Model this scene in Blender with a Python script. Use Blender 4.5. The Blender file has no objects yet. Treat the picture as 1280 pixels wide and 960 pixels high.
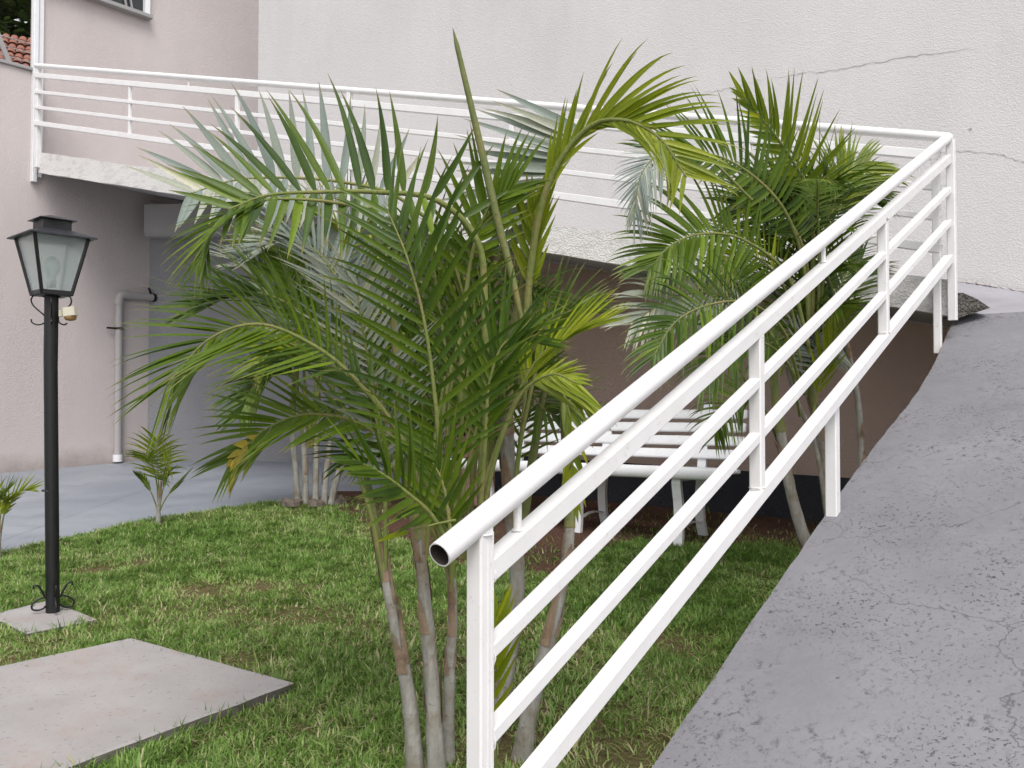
import bpy, math, random
import numpy as np
from mathutils import Vector as V, Matrix, noise

random.seed(7); rng = np.random.default_rng(7)
S = bpy.context.scene
COL = S.collection

# ------------------------------------------------------------------ camera
F = 1150.0; PITCH = math.radians(1.5); CAMZ = 1.2
cam = bpy.data.cameras.new('camera'); camo = bpy.data.objects.new('camera', cam)
COL.objects.link(camo); S.camera = camo
camo.location = (0, 0, CAMZ); camo.rotation_euler = (math.pi/2 + PITCH, 0, 0)
cam.sensor_width = 36; cam.lens = 36*F/1280; cam.clip_start = 0.05; cam.clip_end = 600
cam.dof.use_dof = False

# ------------------------------------------------------------------ sky and sun (overcast)
SUN_EL, SUN_ROT = math.radians(55), math.radians(172)
w = bpy.data.worlds.new('World'); S.world = w; w.use_nodes = True
nt = w.node_tree; bg = nt.nodes['Background']
sky = nt.nodes.new('ShaderNodeTexSky'); sky.sky_type = 'NISHITA'; sky.sun_disc = False
sky.sun_elevation = SUN_EL; sky.sun_rotation = SUN_ROT; sky.dust_density = 4; sky.air_density = 1.2; sky.altitude = 600
hs = nt.nodes.new('ShaderNodeHueSaturation'); hs.inputs['Saturation'].default_value = 0.14
nt.links.new(sky.outputs[0], hs.inputs['Color']); nt.links.new(hs.outputs[0], bg.inputs[0])
bg.inputs[1].default_value = 0.15
sl = bpy.data.lights.new('sun', 'SUN'); sl.energy = 1.3; sl.angle = math.radians(28); sl.color = (1, .965, .92)
so = bpy.data.objects.new('sun', sl); COL.objects.link(so)
sd = V((math.sin(SUN_ROT)*math.cos(SUN_EL), math.cos(SUN_ROT)*math.cos(SUN_EL), math.sin(SUN_EL)))
so.rotation_euler = sd.to_track_quat('Z', 'Y').to_euler(); so.location = (0, 0, 30)
S.view_settings.view_transform = 'Standard'; S.view_settings.look = 'None'
S.view_settings.exposure = 0.55; S.view_settings.gamma = 1; S.view_settings.use_curve_mapping = False

# ------------------------------------------------------------------ geometry helpers
def ray(u, v):
    a, b = u-640, 480-v
    return V((a, F*math.cos(PITCH)-b*math.sin(PITCH), F*math.sin(PITCH)+b*math.cos(PITCH)))
def P(u, v, y):
    r = ray(u, v); r = r*(y/r.y); return V((r.x, r.y, r.z+CAMZ))
def hit(u, v, p0, n):
    r = ray(u, v); c = V((0, 0, CAMZ)); return c + r*((p0-c).dot(n)/r.dot(n))
def gz(y): return 0.0225+0.055*min(y, 13.0)
GN = V((0, -0.055, 1)).normalized(); G0 = V((0, 0, 0.0225))
def G(u, v, up=0.0): return hit(u, v, G0+V((0, 0, up)), GN)
Z = V((0, 0, 1))

def tag(o, label=None, cat=None, group=None, kind=None):
    if label: o['label'] = label
    if cat: o['category'] = cat
    if group: o['group'] = group
    if kind: o['kind'] = kind
    return o
def thing(name, loc, label, cat, group=None):
    o = bpy.data.objects.new(name, None); COL.objects.link(o); o.location = loc
    o.empty_display_size = .1
    return tag(o, label, cat, group)
def wloc(o):
    l = V((0, 0, 0))
    while o: l = l + o.location; o = o.parent
    return l
class MB:
    def __init__(s): s.v = []; s.f = []; s.m = []
    def add(s, vs, fs, mi=0):
        b = len(s.v); s.v += [V(x) for x in vs]; s.f += [[i+b for i in f] for f in fs]; s.m += [mi]*len(fs); return s
    def quad(s, a, b, c, d, mi=0): return s.add([a, b, c, d], [[0, 1, 2, 3]], mi)
    def bar(s, p0, p1, w, h, up=Z, bev=0.0, mi=0):
        p0 = V(p0); p1 = V(p1); t = (p1-p0).normalized()
        sd = t.cross(up).normalized(); u = sd.cross(t).normalized()
        if bev > 0:
            pr = [(-w/2+bev, -h/2), (w/2-bev, -h/2), (w/2, -h/2+bev), (w/2, h/2-bev), (w/2-bev, h/2), (-w/2+bev, h/2), (-w/2, h/2-bev), (-w/2, -h/2+bev)]
        else: pr = [(-w/2, -h/2), (w/2, -h/2), (w/2, h/2), (-w/2, h/2)]
        n = len(pr); vs = [p+sd*a+u*b for p in (p0, p1) for a, b in pr]
        fs = [[i, (i+1) % n, n+(i+1) % n, n+i] for i in range(n)]+[list(range(n))[::-1], list(range(n, 2*n))]
        return s.add(vs, fs, mi)
    def tube(s, path, r, n=10, cap=True, mi=0, flat=1.0):
        path = [V(p) for p in path]; m = len(path)
        rs = r if isinstance(r, (list, tuple)) else [r]*m
        t0 = (path[1]-path[0]).normalized()
        ref = Z if abs(t0.z) < .9 else V((1, 0, 0))
        x = t0.cross(ref).normalized(); vs = []
        for i, p in enumerate(path):
            t = (path[min(i+1, m-1)]-path[max(i-1, 0)]).normalized()
            x = (x-t*x.dot(t)).normalized(); y = t.cross(x)
            vs += [p+(x*math.cos(2*math.pi*k/n)+y*math.sin(2*math.pi*k/n)*flat)*rs[i] for k in range(n)]
        fs = [[i*n+k, i*n+(k+1) % n, (i+1)*n+(k+1) % n, (i+1)*n+k] for i in range(m-1) for k in range(n)]
        s.add(vs, fs, mi)
        if cap: s.add(vs[:n], [list(range(n))[::-1]], mi); s.add(vs[(m-1)*n:], [list(range(n))], mi)
        return s
    def prism(s, poly, top, bot, mi=0, side=None):
        """poly xy list ; top, bot are functions(x,y)->z or numbers"""
        ft = top if callable(top) else (lambda x, y: top); fb = bot if callable(bot) else (lambda x, y: bot)
        n = len(poly); a = sum(poly[i][0]*poly[(i+1) % n][1]-poly[(i+1) % n][0]*poly[i][1] for i in range(n))
        if a < 0: poly = poly[::-1]
        vs = [V((x, y, ft(x, y))) for x, y, *_ in poly]+[V((x, y, fb(x, y))) for x, y, *_ in poly]
        s.add(vs, [list(range(n)), list(range(n, 2*n))[::-1]], mi)
        s.add(vs, [[n+i, n+(i+1) % n, (i+1) % n, i] for i in range(n)], mi if side is None else side)
        return s
    def build(s, name, mats, parent=None, smooth=False, autosmooth=False):
        o0 = wloc(parent)
        me = bpy.data.meshes.new(name)
        me.from_pydata([tuple(p-o0) for p in s.v], [], s.f)
        ms = mats if isinstance(mats, (list, tuple)) else [mats]
        for m in ms: me.materials.append(m)
        if len(ms) > 1: me.polygons.foreach_set('material_index', s.m)
        if smooth: me.polygons.foreach_set('use_smooth', [len(f) <= 4 for f in s.f])
        me.validate(); me.update()
        o = bpy.data.objects.new(name, me); COL.objects.link(o); o.parent = parent
        return o
def copy_tree(o, parent=None):
    c = o.copy(); COL.objects.link(c); c.parent = parent
    for ch in list(o.children): copy_tree(ch, c)
    return c
def cr(pts, n):
    """Catmull-Rom through pts, n samples"""
    pts = [V(p) for p in pts]; q = [pts[0]*2-pts[1]]+pts+[pts[-1]*2-pts[-2]]; m = len(pts)-1; out = []
    for i in range(n):
        s = i/(n-1)*m; k = min(int(s), m-1); t = s-k; a, b, c, d = q[k:k+4]
        out.append(.5*((2*b)+(c-a)*t+(2*a-5*b+4*c-d)*t*t+(3*b-a-3*c+d)*t**3))
    return out

# ------------------------------------------------------------------ material helper
def new_mat(name):
    m = bpy.data.materials.new(name); m.use_nodes = True; t = m.node_tree
    return m, t, t.nodes['Principled BSDF']
def N(t, typ, **kw):
    n = t.nodes.new(typ)
    for k, v in kw.items():
        if k.startswith('_'): setattr(n, k[1:], v)
        else: n.inputs[k.replace('_', ' ')].default_value = v
    return n
def ramp(t, src, stops):
    r = t.nodes.new('ShaderNodeValToRGB'); t.links.new(src, r.inputs[0])
    e = r.color_ramp.elements
    while len(e) > 1: e.remove(e[-1])
    e[0].position = stops[0][0]; e[0].color = (*stops[0][1], 1) if not isinstance(stops[0][1], (int, float)) else (stops[0][1],)*3+(1,)
    for p, c in stops[1:]:
        x = e.new(p); x.color = (*c, 1) if not isinstance(c, (int, float)) else (c,)*3+(1,)
    return r.outputs[0]
def pos(t, scale=(1, 1, 1)):
    g = t.nodes.new('ShaderNodeNewGeometry'); mp = t.nodes.new('ShaderNodeMapping'); mp.inputs['Scale'].default_value = scale
    t.links.new(g.outputs['Position'], mp.inputs[0]); return mp.outputs[0]
def nz(t, vec, scale, detail=3, rough=.5, out=0):
    n = N(t, 'ShaderNodeTexNoise', Scale=scale, Detail=detail, Roughness=rough); t.links.new(vec, n.inputs['Vector']); return n.outputs[out]
def mixc(t, fac, a, b, mode='MIX'):
    m = t.nodes.new('ShaderNodeMix'); m.data_type = 'RGBA'; m.blend_type = mode
    for i, x in ((0, fac), (6, a), (7, b)):
        if isinstance(x, (int, float)): m.inputs[i].default_value = x
        elif isinstance(x, tuple): m.inputs[i].default_value = (*x, 1)
        else: t.links.new(x, m.inputs[i])
    return m.outputs[2]
def math_(t, op, a, b=None, clamp=False):
    m = t.nodes.new('ShaderNodeMath'); m.operation = op; m.use_clamp = clamp
    for i, x in enumerate((a, b)):
        if x is None: continue
        if isinstance(x, (int, float)): m.inputs[i].default_value = x
        else: t.links.new(x, m.inputs[i])
    return m.outputs[0]
def bump(t, b, h, strength, dist=.01, prev=None):
    n = N(t, 'ShaderNodeBump', Strength=strength, Distance=dist); t.links.new(h, n.inputs['Height'])
    if prev: t.links.new(prev, n.inputs['Normal'])
    t.links.new(n.outputs[0], b.inputs['Normal']); return n.outputs[0]

def stucco(name, c1, c2, bs=55, st=.7, dist=.012, speck=0.0, grime=0.0, gc=(.05, .045, .04), splash=None):
    m, t, b = new_mat(name); p = pos(t)
    col = mixc(t, ramp(t, nz(t, p, .7, 4), [(.3, 0.), (.7, 1.)]), c1, c2)
    ps = pos(t, (2.2, 2.2, .5)); st_ = ramp(t, nz(t, ps, 1.6, 5, .65), [(.45, 0.), (.8, .16)])
    col = mixc(t, st_, col, tuple(x*.62 for x in c1))
    n1 = nz(t, p, bs, 2, .55); n2 = nz(t, p, bs*.35, 2)
    h = math_(t, 'ADD', ramp(t, n1, [(.42, 0.), (.62, 1.)]), math_(t, 'MULTIPLY', n2, .8))
    if speck:
        sp = ramp(t, nz(t, p, bs*1.3, 2, .6), [(.66, 0.), (.71, 1.)])
        reg = ramp(t, nz(t, p, 1.6, 3), [(.35, .25), (.65, 1.)])
        col = mixc(t, math_(t, 'MULTIPLY', math_(t, 'MULTIPLY', sp, reg), speck), col, tuple(x*.45 for x in c1))
    if grime:
        pv = pos(t, (3, 3, 9)); g = ramp(t, nz(t, pv, 2.2, 8, .72), [(.5, 0.), (.62, 1.)])
        col = mixc(t, math_(t, 'MULTIPLY', g, grime), col, gc)
    if splash:
        g = t.nodes.new('ShaderNodeNewGeometry'); sx = t.nodes.new('ShaderNodeSeparateXYZ'); t.links.new(g.outputs['Position'], sx.inputs[0])
        hh = math_(t, 'SUBTRACT', sx.outputs[2], math_(t, 'MULTIPLY', sx.outputs[1], .055))
        hh = math_(t, 'ADD', hh, math_(t, 'MULTIPLY', math_(t, 'SUBTRACT', nz(t, p, 3.5, 6, .7), .5), .35))
        col = mixc(t, ramp(t, hh, [(.0, .75), (.09, .45), (.22, 0.)]), col, splash)
    t.links.new(col, b.inputs['Base Color']); b.inputs['Roughness'].default_value = .88
    b.inputs['Specular IOR Level'].default_value = .25
    bump(t, b, h, st, dist); return m

M = {}
M['white_wall'] = stucco('white_stucco', (.56, .54, .54), (.61, .592, .59), 105, .38, .006, speck=.7)
M['pink_wall'] = stucco('pink_stucco', (.53, .470, .462), (.59, .53, .522), 100, .38, .008, speck=.15, splash=(.30, .25, .23))
M['brown_wall'] = stucco('brown_stucco', (.50, .37, .32), (.56, .425, .37), 55, .4, .008)
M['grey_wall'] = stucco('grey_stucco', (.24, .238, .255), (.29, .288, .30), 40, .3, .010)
M['beam'] = stucco('beam_paint', (.37, .36, .365), (.41, .40, .40), 60, .12, .006)
M['dado'] = stucco('dado_paint', (.035, .037, .045), (.05, .05, .06), 40, .5, .01)
M['fascia'] = stucco('fascia_stucco', (.66, .64, .63), (.74, .72, .70), 95, .55, .008, speck=.5, grime=.22)
M['column'] = stucco('column_stucco', (.46, .27, .22), (.52, .33, .27), 60, .5, .008)

def paint(name, c, rough=.35, dirt=.12, var=.04, metallic=0):
    m, t, b = new_mat(name); p = pos(t)
    col = mixc(t, ramp(t, nz(t, p, 9, 5, .6), [(.35, 0.), (.75, 1.)]), c, tuple(x*(1-var*2) for x in c))
    d = ramp(t, nz(t, p, 34, 6, .75), [(.60, 0.), (.74, 1.)])
    col = mixc(t, math_(t, 'MULTIPLY', d, dirt), col, (.22, .17, .13))
    col = mixc(t, math_(t, 'MULTIPLY', ramp(t, nz(t, p, 130, 3, .8), [(.68, 0.), (.72, 1.)]), min(.7, dirt*1.6)), col, (.20, .12, .08))
    t.links.new(col, b.inputs['Base Color']); b.inputs['Metallic'].default_value = metallic
    t.links.new(ramp(t, nz(t, p, 20, 3), [(.3, rough*.8), (.7, min(1, rough*1.35))]), b.inputs['Roughness'])
    bump(t, b, nz(t, p, 90, 2), .10, .002); return m
M['white_metal'] = paint('white_enamel', (.78, .765, .77), .36, .38)
M['bench_white'] = paint('bench_enamel', (.78, .78, .80), .3, .1)
M['black_metal'] = paint('black_metal', (.006, .006, .007), .45, .04)
M['grey_metal'] = paint('lantern_top_metal', (.028, .028, .036), .42, .15)
M['grey_pvc'] = paint('pvc_paint', (.40, .37, .37), .5, .2)
M['alu'] = paint('grey_sill', (.32, .31, .31), .5, .2)
M['cream_plastic'] = paint('cream_plastic', (.62, .58, .47), .4, .2)
M['amber'] = paint('amber_plastic', (.35, .2, .08), .4, .1)
M['dark_inside'] = paint('rusty_inside', (.05, .04, .035), .8, .5)
M['crack'] = paint('crack_dirt', (.36, .34, .335), .95, .2)
M['mortar'] = stucco('mossy_mortar', (.10, .09, .08), (.16, .15, .135), 60, 1, .02, grime=.7)

def ramp_paint():
    m, t, b = new_mat('ramp_paint'); p = pos(t)
    base = mixc(t, ramp(t, nz(t, p, 1.3, 5, .6), [(.3, 0.), (.7, 1.)]), (.145, .143, .156), (.225, .221, .238))
    base = mixc(t, ramp(t, nz(t, p, 7, 5, .65), [(.35, 0.), (.7, .45)]), base, (.235, .228, .252))
    pw = N(t, 'ShaderNodeVectorMath', _operation='ADD'); t.links.new(p, pw.inputs[0])
    nn = N(t, 'ShaderNodeTexNoise', Scale=14, Detail=3); t.links.new(p, nn.inputs['Vector'])
    sc = N(t, 'ShaderNodeVectorMath', _operation='SCALE', Scale=.05); t.links.new(nn.outputs[1], sc.inputs[0]); t.links.new(sc.outputs[0], pw.inputs[1])
    q = pw.outputs[0]
    reg = ramp(t, nz(t, p, 2.1, 3, .5), [(.42, 0.), (.66, 1.)])
    reg2 = ramp(t, nz(t, p, 2.6, 5, .6), [(.46, 0.), (.60, 1.)])
    s1 = ramp(t, nz(t, q, 75, 3, .65), [(.575, 0.), (.64, 1.)])
    s2 = ramp(t, nz(t, q, 34, 6, .8), [(.54, 0.), (.66, 1.)])
    vo = N(t, 'ShaderNodeTexVoronoi', Scale=22); t.links.new(q, vo.inputs['Vector'])
    dots = ramp(t, vo.outputs['Distance'], [(.07, 1.), (.13, 0.)])
    vr = ramp(t, vo.outputs['Color'], [(.55, 0.), (.6, 1.)])
    dots = math_(t, 'MULTIPLY', dots, vr)
    d = math_(t, 'MULTIPLY', s1, math_(t, 'ADD', math_(t, 'MULTIPLY', reg, .85), .07))
    d = math_(t, 'MAXIMUM', d, math_(t, 'MULTIPLY', s2, math_(t, 'MULTIPLY', reg2, .9)))
    d = math_(t, 'MAXIMUM', d, math_(t, 'MULTIPLY', dots, .55), True)
    col = mixc(t, d, base, (.035, .032, .033))
    ve = N(t, 'ShaderNodeTexVoronoi', _feature='DISTANCE_TO_EDGE', Scale=1.15)
    pw2 = N(t, 'ShaderNodeVectorMath', _operation='ADD'); n3 = N(t, 'ShaderNodeTexNoise', Scale=2.5, Detail=5, Roughness=.6)
    t.links.new(p, n3.inputs['Vector']); sc2 = N(t, 'ShaderNodeVectorMath', _operation='SCALE', Scale=.5)
    t.links.new(n3.outputs[1], sc2.inputs[0]); t.links.new(p, pw2.inputs[0]); t.links.new(sc2.outputs[0], pw2.inputs[1]); t.links.new(pw2.outputs[0], ve.inputs['Vector'])
    ck = ramp(t, ve.outputs[0], [(.0, 1.), (.0045, 0.)])
    ckr = ramp(t, nz(t, p, 1.1, 2), [(.48, 0.), (.55, 1.)])
    ckm = math_(t, 'MULTIPLY', math_(t, 'MULTIPLY', ck, ckr), .75)
    col = mixc(t, ckm, col, (.07, .065, .07))
    t.links.new(col, b.inputs['Base Color'])
    t.links.new(ramp(t, nz(t, p, 6, 4), [(.3, .5), (.7, .72)]), b.inputs['Roughness'])
    h = math_(t, 'SUBTRACT', math_(t, 'ADD', nz(t, p, 45, 5, .65), math_(t, 'MULTIPLY', nz(t, p, 5, 2), 1.5)), math_(t, 'ADD', d, ckm))
    bump(t, b, h, .35, .008); return m
M['ramp'] = ramp_paint()


def concrete(name, c1, c2, stain, sc=1.0, rough=.85, bumpst=.2):
    m, t, b = new_mat(name); p = pos(t)
    col = mixc(t, ramp(t, nz(t, p, 1.6*sc, 6, .6), [(.35, 0.), (.65, 1.)]), c1, c2)
    col = mixc(t, ramp(t, nz(t, p, 3.3*sc, 6, .7), [(.52, 0.), (.75, .6)]), col, stain)
    col = mixc(t, ramp(t, nz(t, p, 55, 3, .7), [(.62, 0.), (.70, .7)]), col, tuple(x*.45 for x in c1))
    t.links.new(col, b.inputs['Base Color']); b.inputs['Roughness'].default_value = rough
    bump(t, b, nz(t, p, 60, 5, .7), bumpst, .006); return m
M['slab'] = concrete('slab_concrete', (.29, .27, .265), (.37, .345, .34), (.34, .23, .19), 1.2, .85, .4)
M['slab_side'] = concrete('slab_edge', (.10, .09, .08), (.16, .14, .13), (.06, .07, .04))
M['driveway'] = concrete('driveway_paint', (.22, .24, .28), (.29, .31, .345), (.16, .17, .20), .8, .5, .12)
M['far_ground'] = concrete('far_ground', (.16, .15, .14), (.2, .19, .17), (.12, .11, .1))

M['landing'] = concrete('landing_paint', (.27, .26, .29), (.33, .32, .35), (.22, .21, .22), 1., .7, .25)
def soil(name, a, b_, c):
    m, t, b = new_mat(name); p = pos(t)
    col = mixc(t, ramp(t, nz(t, p, 3, 6, .65), [(.35, 0.), (.65, 1.)]), a, b_)
    col = mixc(t, ramp(t, nz(t, p, 60, 4, .7), [(.5, 0.), (.66, .8)]), col, c)
    t.links.new(col, b.inputs['Base Color']); b.inputs['Roughness'].default_value = 1; b.inputs['Specular IOR Level'].default_value = .1
    bump(t, b, math_(t, 'ADD', nz(t, p, 22, 6, .75), nz(t, p, 90, 3, .7)), .9, .03); return m
M['soil'] = soil('red_soil', (.145, .070, .050), (.095, .052, .040), (.22, .15, .11))
M['lawn_soil'] = soil('lawn_thatch', (.15, .115, .055), (.16, .15, .06), (.28, .22, .13))

def leafmat(name, top, top2, under, gloss=.38, trans=.25, yellow=0.0):
    m, t, b = new_mat(name); p = pos(t)
    g = t.nodes.new('ShaderNodeNewGeometry'); a = t.nodes.new('ShaderNodeAttribute'); a.attribute_name = 'tint'
    c = mixc(t, ramp(t, nz(t, p, 6, 3), [(.3, 0.), (.7, 1.)]), top, top2)
    c = mixc(t, a.outputs['Fac'], c, tuple(x*1.9 for x in (top2[0]*1.25, top2[1], top2[2]*.8)))
    tip = t.nodes.new('ShaderNodeAttribute'); tip.attribute_name = 'tip'
    c = mixc(t, math_(t, 'MULTIPLY', ramp(t, tip.outputs['Fac'], [(.80, 0.), (1., 1.)]), .75), c, (.30, .22, .09))
    cb = mixc(t, ramp(t, nz(t, p, 15, 3), [(.3, 0.), (.7, .5)]), under, top2)
    # the midrib and the long veins of the blade
    c = mixc(t, math_(t, 'MULTIPLY', ramp(t, nz(t, p, 160, 2), [(.4, 0.), (.7, 1.)]), .25), c, tuple(x*.6 for x in top))
    col = mixc(t, g.outputs['Backfacing'], c, cb)
    t.links.new(col, b.inputs['Base Color'])
    b.inputs['Roughness'].default_value = gloss; b.inputs['Specular IOR Level'].default_value = .32
    tr = t.nodes.new('ShaderNodeBsdfTranslucent'); t.links.new(mixc(t, .5, col, (.15, .26, .008)), tr.inputs[0])
    mx = t.nodes.new('ShaderNodeMixShader'); mx.inputs[0].default_value = trans
    t.links.new(b.outputs[0], mx.inputs[1]); t.links.new(tr.outputs[0], mx.inputs[2])
    t.links.new(mx.outputs[0], t.nodes['Material Output'].inputs[0]); return m
M['leaf'] = leafmat('palm_leaf', (.014, .042, .003), (.066, .122, .008), (.13, .185, .10), .40, .26)
M['leaf_bright'] = leafmat('palm_leaf_young', (.070, .130, .006), (.165, .225, .012), (.19, .26, .11), .38, .34)
M['leaf_pale'] = leafmat('palm_leaf_glaucous', (.15, .19, .165), (.22, .265, .24), (.30, .34, .33), .45, .15)
M['leaf_yellow'] = leafmat('palm_leaf_yellowing', (.42, .27, .03), (.30, .28, .03), (.40, .33, .08), .45, .25)
M['shrub_leaf'] = leafmat('shrub_leaf', (.17, .20, .02), (.26, .28, .04), (.2, .24, .06), .45, .4)
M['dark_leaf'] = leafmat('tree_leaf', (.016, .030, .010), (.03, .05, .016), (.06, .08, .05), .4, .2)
def grassmat():
    m, t, b = new_mat('grass_blade'); p = pos(t)
    a = t.nodes.new('ShaderNodeAttribute'); a.attribute_name = 'tint'
    c = ramp(t, a.outputs['Fac'], [(0., (.095, .180, .032)), (.4, (.175, .30, .058)), (.72, (.30, .41, .12)), (.88, (.44, .43, .22)), (1., (.55, .48, .30))])
    t.links.new(c, b.inputs['Base Color']); b.inputs['Roughness'].default_value = .5; b.inputs['Specular IOR Level'].default_value = .3
    tr = t.nodes.new('ShaderNodeBsdfTranslucent'); t.links.new(c, tr.inputs[0])
    mx = t.nodes.new('ShaderNodeMixShader'); mx.inputs[0].default_value = .3
    t.links.new(b.outputs[0], mx.inputs[1]); t.links.new(tr.outputs[0], mx.inputs[2])
    t.links.new(mx.outputs[0], t.nodes['Material Output'].inputs[0]); return m
M['grass'] = grassmat()
def barkmat(name, a, b_, c, sc=(1, 1, 1)):
    m, t, b = new_mat(name); p = pos(t, (6, 6, 1.2)); q = pos(t)
    col = mixc(t, ramp(t, nz(t, p, 5, 5, .65), [(.35, 0.), (.65, 1.)]), a, b_)
    col = mixc(t, ramp(t, nz(t, q, 7, 5, .7), [(.5, 0.), (.68, .85)]), col, c)
    col = mixc(t, ramp(t, nz(t, q, 60, 4, .7), [(.6, 0.), (.72, .7)]), col, tuple(x*.35 for x in a))
    t.links.new(col, b.inputs['Base Color']); b.inputs['Roughness'].default_value = .8
    bump(t, b, math_(t, 'ADD', nz(t, p, 25, 4, .6), nz(t, q, 60, 3)), .5, .006); return m
M['bark'] = barkmat('palm_bark', (.21, .195, .165), (.34, .33, .305), (.17, .125, .07))
M['sheath'] = barkmat('dry_sheath', (.20, .13, .08), (.29, .215, .15), (.09, .055, .035))
M['crownshaft'] = barkmat('green_crownshaft', (.12, .15, .045), (.19, .20, .07), (.26, .20, .07))
M['rachis'] = barkmat('frond_stalk', (.13, .17, .035), (.20, .21, .06), (.24, .19, .07))
M['wood'] = barkmat('tree_bark', (.10, .08, .065), (.15, .12, .10), (.06, .05, .04))
M['clay'] = concrete('clay_tile', (.23, .085, .06), (.30, .13, .095), (.12, .06, .05), 3, .85, .2)
def glass(name, c, rough, tw):
    m, t, b = new_mat(name); b.inputs['Base Color'].default_value = (*c, 1); b.inputs['Roughness'].default_value = rough
    b.inputs['Transmission Weight'].default_value = tw; b.inputs['IOR'].default_value = 1.45
    p = pos(t); bump(t, b, nz(t, p, 60, 3), .15, .004); return m
M['frosted'] = glass('frosted_glass', (.88, .95, .95), .17, .86)
M['window_glass'] = glass('window_glass', (.03, .035, .035), .06, .0)
M['bulb'] = paint('bulb_glass', (.75, .75, .72), .3, 0)

# ================================================================== key geometry
A = P(600, 652, 1.9)                                  # handrail axis above the near post
d1 = V((907, 1133.7, 634.9)); d1 = d1/d1.y            # direction of the lower ramp
d1h = V((d1.x, d1.y, 0)).normalized(); n1 = V((d1h.y, -d1h.x, 0))   # to the right of the ramp edge
def t_at(u, p0=A, d=d1):
    k = (u-640)/F; lo, hi = -3., 12.                  # column u on the line
    for _ in range(60):
        m = (lo+hi)/2; q = p0+d*m-V((0, 0, CAMZ)); yy = q.y*math.cos(PITCH)+q.z*math.sin(PITCH)
        if q.x/yy < k: lo = m
        else: hi = m
    return (lo+hi)/2
TE = t_at(1185)
R = A+d1*TE                                           # corner of the two railings
L = P(45, 82, 9.6)
d2 = L-R; d2h = V((d2.x, d2.y, 0)).normalized(); n2 = V((-d2h.y, d2h.x, 0))
if n2.y < 0: n2 = -n2
d2u = d2/ V((d2.x, d2.y, 0)).length
def Q(u, v, off=0.0): return hit(u, v, R+n2*off, n2)   # a pixel on the plane of the upper railing, moved back by off
WOFF = 1.35
OFFS = (.1107, .278, .453, .647); OFFS2 = (.104, .279, .442, .61)

# ------------------------------------------------------------------ ground sheets
mb = MB(); xs = [-120, -14, 14, 120]; ys = [-90, 0, 13, 200]
for j in range(3):
    for i in range(3):
        z = lambda y: gz(max(min(y, 13), 0))-.03
        mb.quad(*[V((x, y, z(y))) for x, y in ((xs[i], ys[j]), (xs[i+1], ys[j]), (xs[i+1], ys[j+1]), (xs[i], ys[j+1]))])
tag(mb.build('ground', M['far_ground']), kind='structure')

rB = A-Z*1.1                                          # ramp edge line
def edge_x(y, off=0.0):                               # x of the ramp edge at depth y
    return rB.x+(y-rB.y)*d1.x+off
lawn_px = [(430, 622), (370, 627), (310, 632), (250, 641), (180, 652), (100, 669), (40, 682), (0, 692), (-60, 706), (-160, 730)]
drive_edge = [G(u, v) for u, v in lawn_px]
# driveway sheet
mb = MB(); far = 12.9
for i in range(len(drive_edge)-1):
    a, b = drive_edge[i], drive_edge[i+1]
    mb.quad(V((a.x, a.y-.03, gz(a.y-.03)-.018)), V((a.x+.0, far, gz(far)-.018)), V((b.x, far, gz(far)-.018)), V((b.x, b.y-.03, gz(b.y-.03)-.018)))
a = drive_edge[0]; mb.quad(V((3.2, a.y+.4, gz(a.y+.4)-.018)), V((3.2, far, gz(far)-.018)), V((a.x, far, gz(far)-.018)), V((a.x, a.y-.03, gz(a.y-.03)-.018)))
b = drive_edge[-1]; mb.quad(V((b.x, b.y-.03, gz(b.y)-.018)), V((b.x, far, gz(far)-.018)), V((-13, far, gz(far)-.018)), V((-13, b.y-1.8, gz(b.y-1.8)-.018)))
tag(mb.build('driveway', M['driveway']), kind='structure')

# soil and lawn, gently uneven
def in_poly(x, y, poly):
    c = False; n = len(poly); j = n-1
    for i in range(n):
        xi, yi = poly[i][0], poly[i][1]; xj, yj = poly[j][0], poly[j][1]
        if (yi > y) != (yj > y) and x < (xj-xi)*(y-yi)/(yj-yi)+xi: c = not c
        j = i
    return c
def drive_y(x):                                        # lawn's far limit (driveway edge) at x
    pts = sorted([(p.x, p.y) for p in drive_edge])
    if x >= pts[-1][0]: return pts[-1][1]+(x-pts[-1][0])*.25
    if x <= pts[0][0]: return pts[0][1]+(x-pts[0][0])*.9
    for (x0, y0), (x1, y1) in zip(pts, pts[1:]):
        if x0 <= x <= x1: return y0+(y1-y0)*(x-x0)/(x1-x0)
def bumpz(x, y): return .014*noise.noise(V((x*1.3, y*1.3, 3)))+.006*noise.noise(V((x*5, y*5, 8)))
def sheet(name, mat, fy0, fy1, x0, x1, nx, ny, dz):
    mb = MB(); vs = []
    for i in range(nx+1):
        x = x0+(x1-x0)*i/nx; a, b = fy0(x), fy1(x)
        for j in range(ny+1):
            y = a+(b-a)*j/ny; e = min(j, ny-j, 4)/4
            vs.append(V((x, y, gz(y)+dz+bumpz(x, y)*e)))
    fs = [[i*(ny+1)+j, (i+1)*(ny+1)+j, (i+1)*(ny+1)+j+1, i*(ny+1)+j+1] for i in range(nx) for j in range(ny)]
    mb.add(vs, fs); o = mb.build(name, mat, smooth=True); tag(o, kind='structure'); return o
def near_y(x):                                         # lawn's near limit is the edge of the ramp
    return max(rB.y+(x+.04-rB.x)/d1.x, -1.0)
wall_fn = lambda x: (R+n2*WOFF).y+(x-(R+n2*WOFF).x)*(d2h.y/d2h.x)
sheet('lawn_ground', M['lawn_soil'], near_y, lambda x: max(min(drive_y(x), 11.5), near_y(x)+.01) if x < -1.1 else max(min(7.6, drive_y(x)), near_y(x)+.01) , -7.5, 3.6, 110, 70, 0.0)
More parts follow.
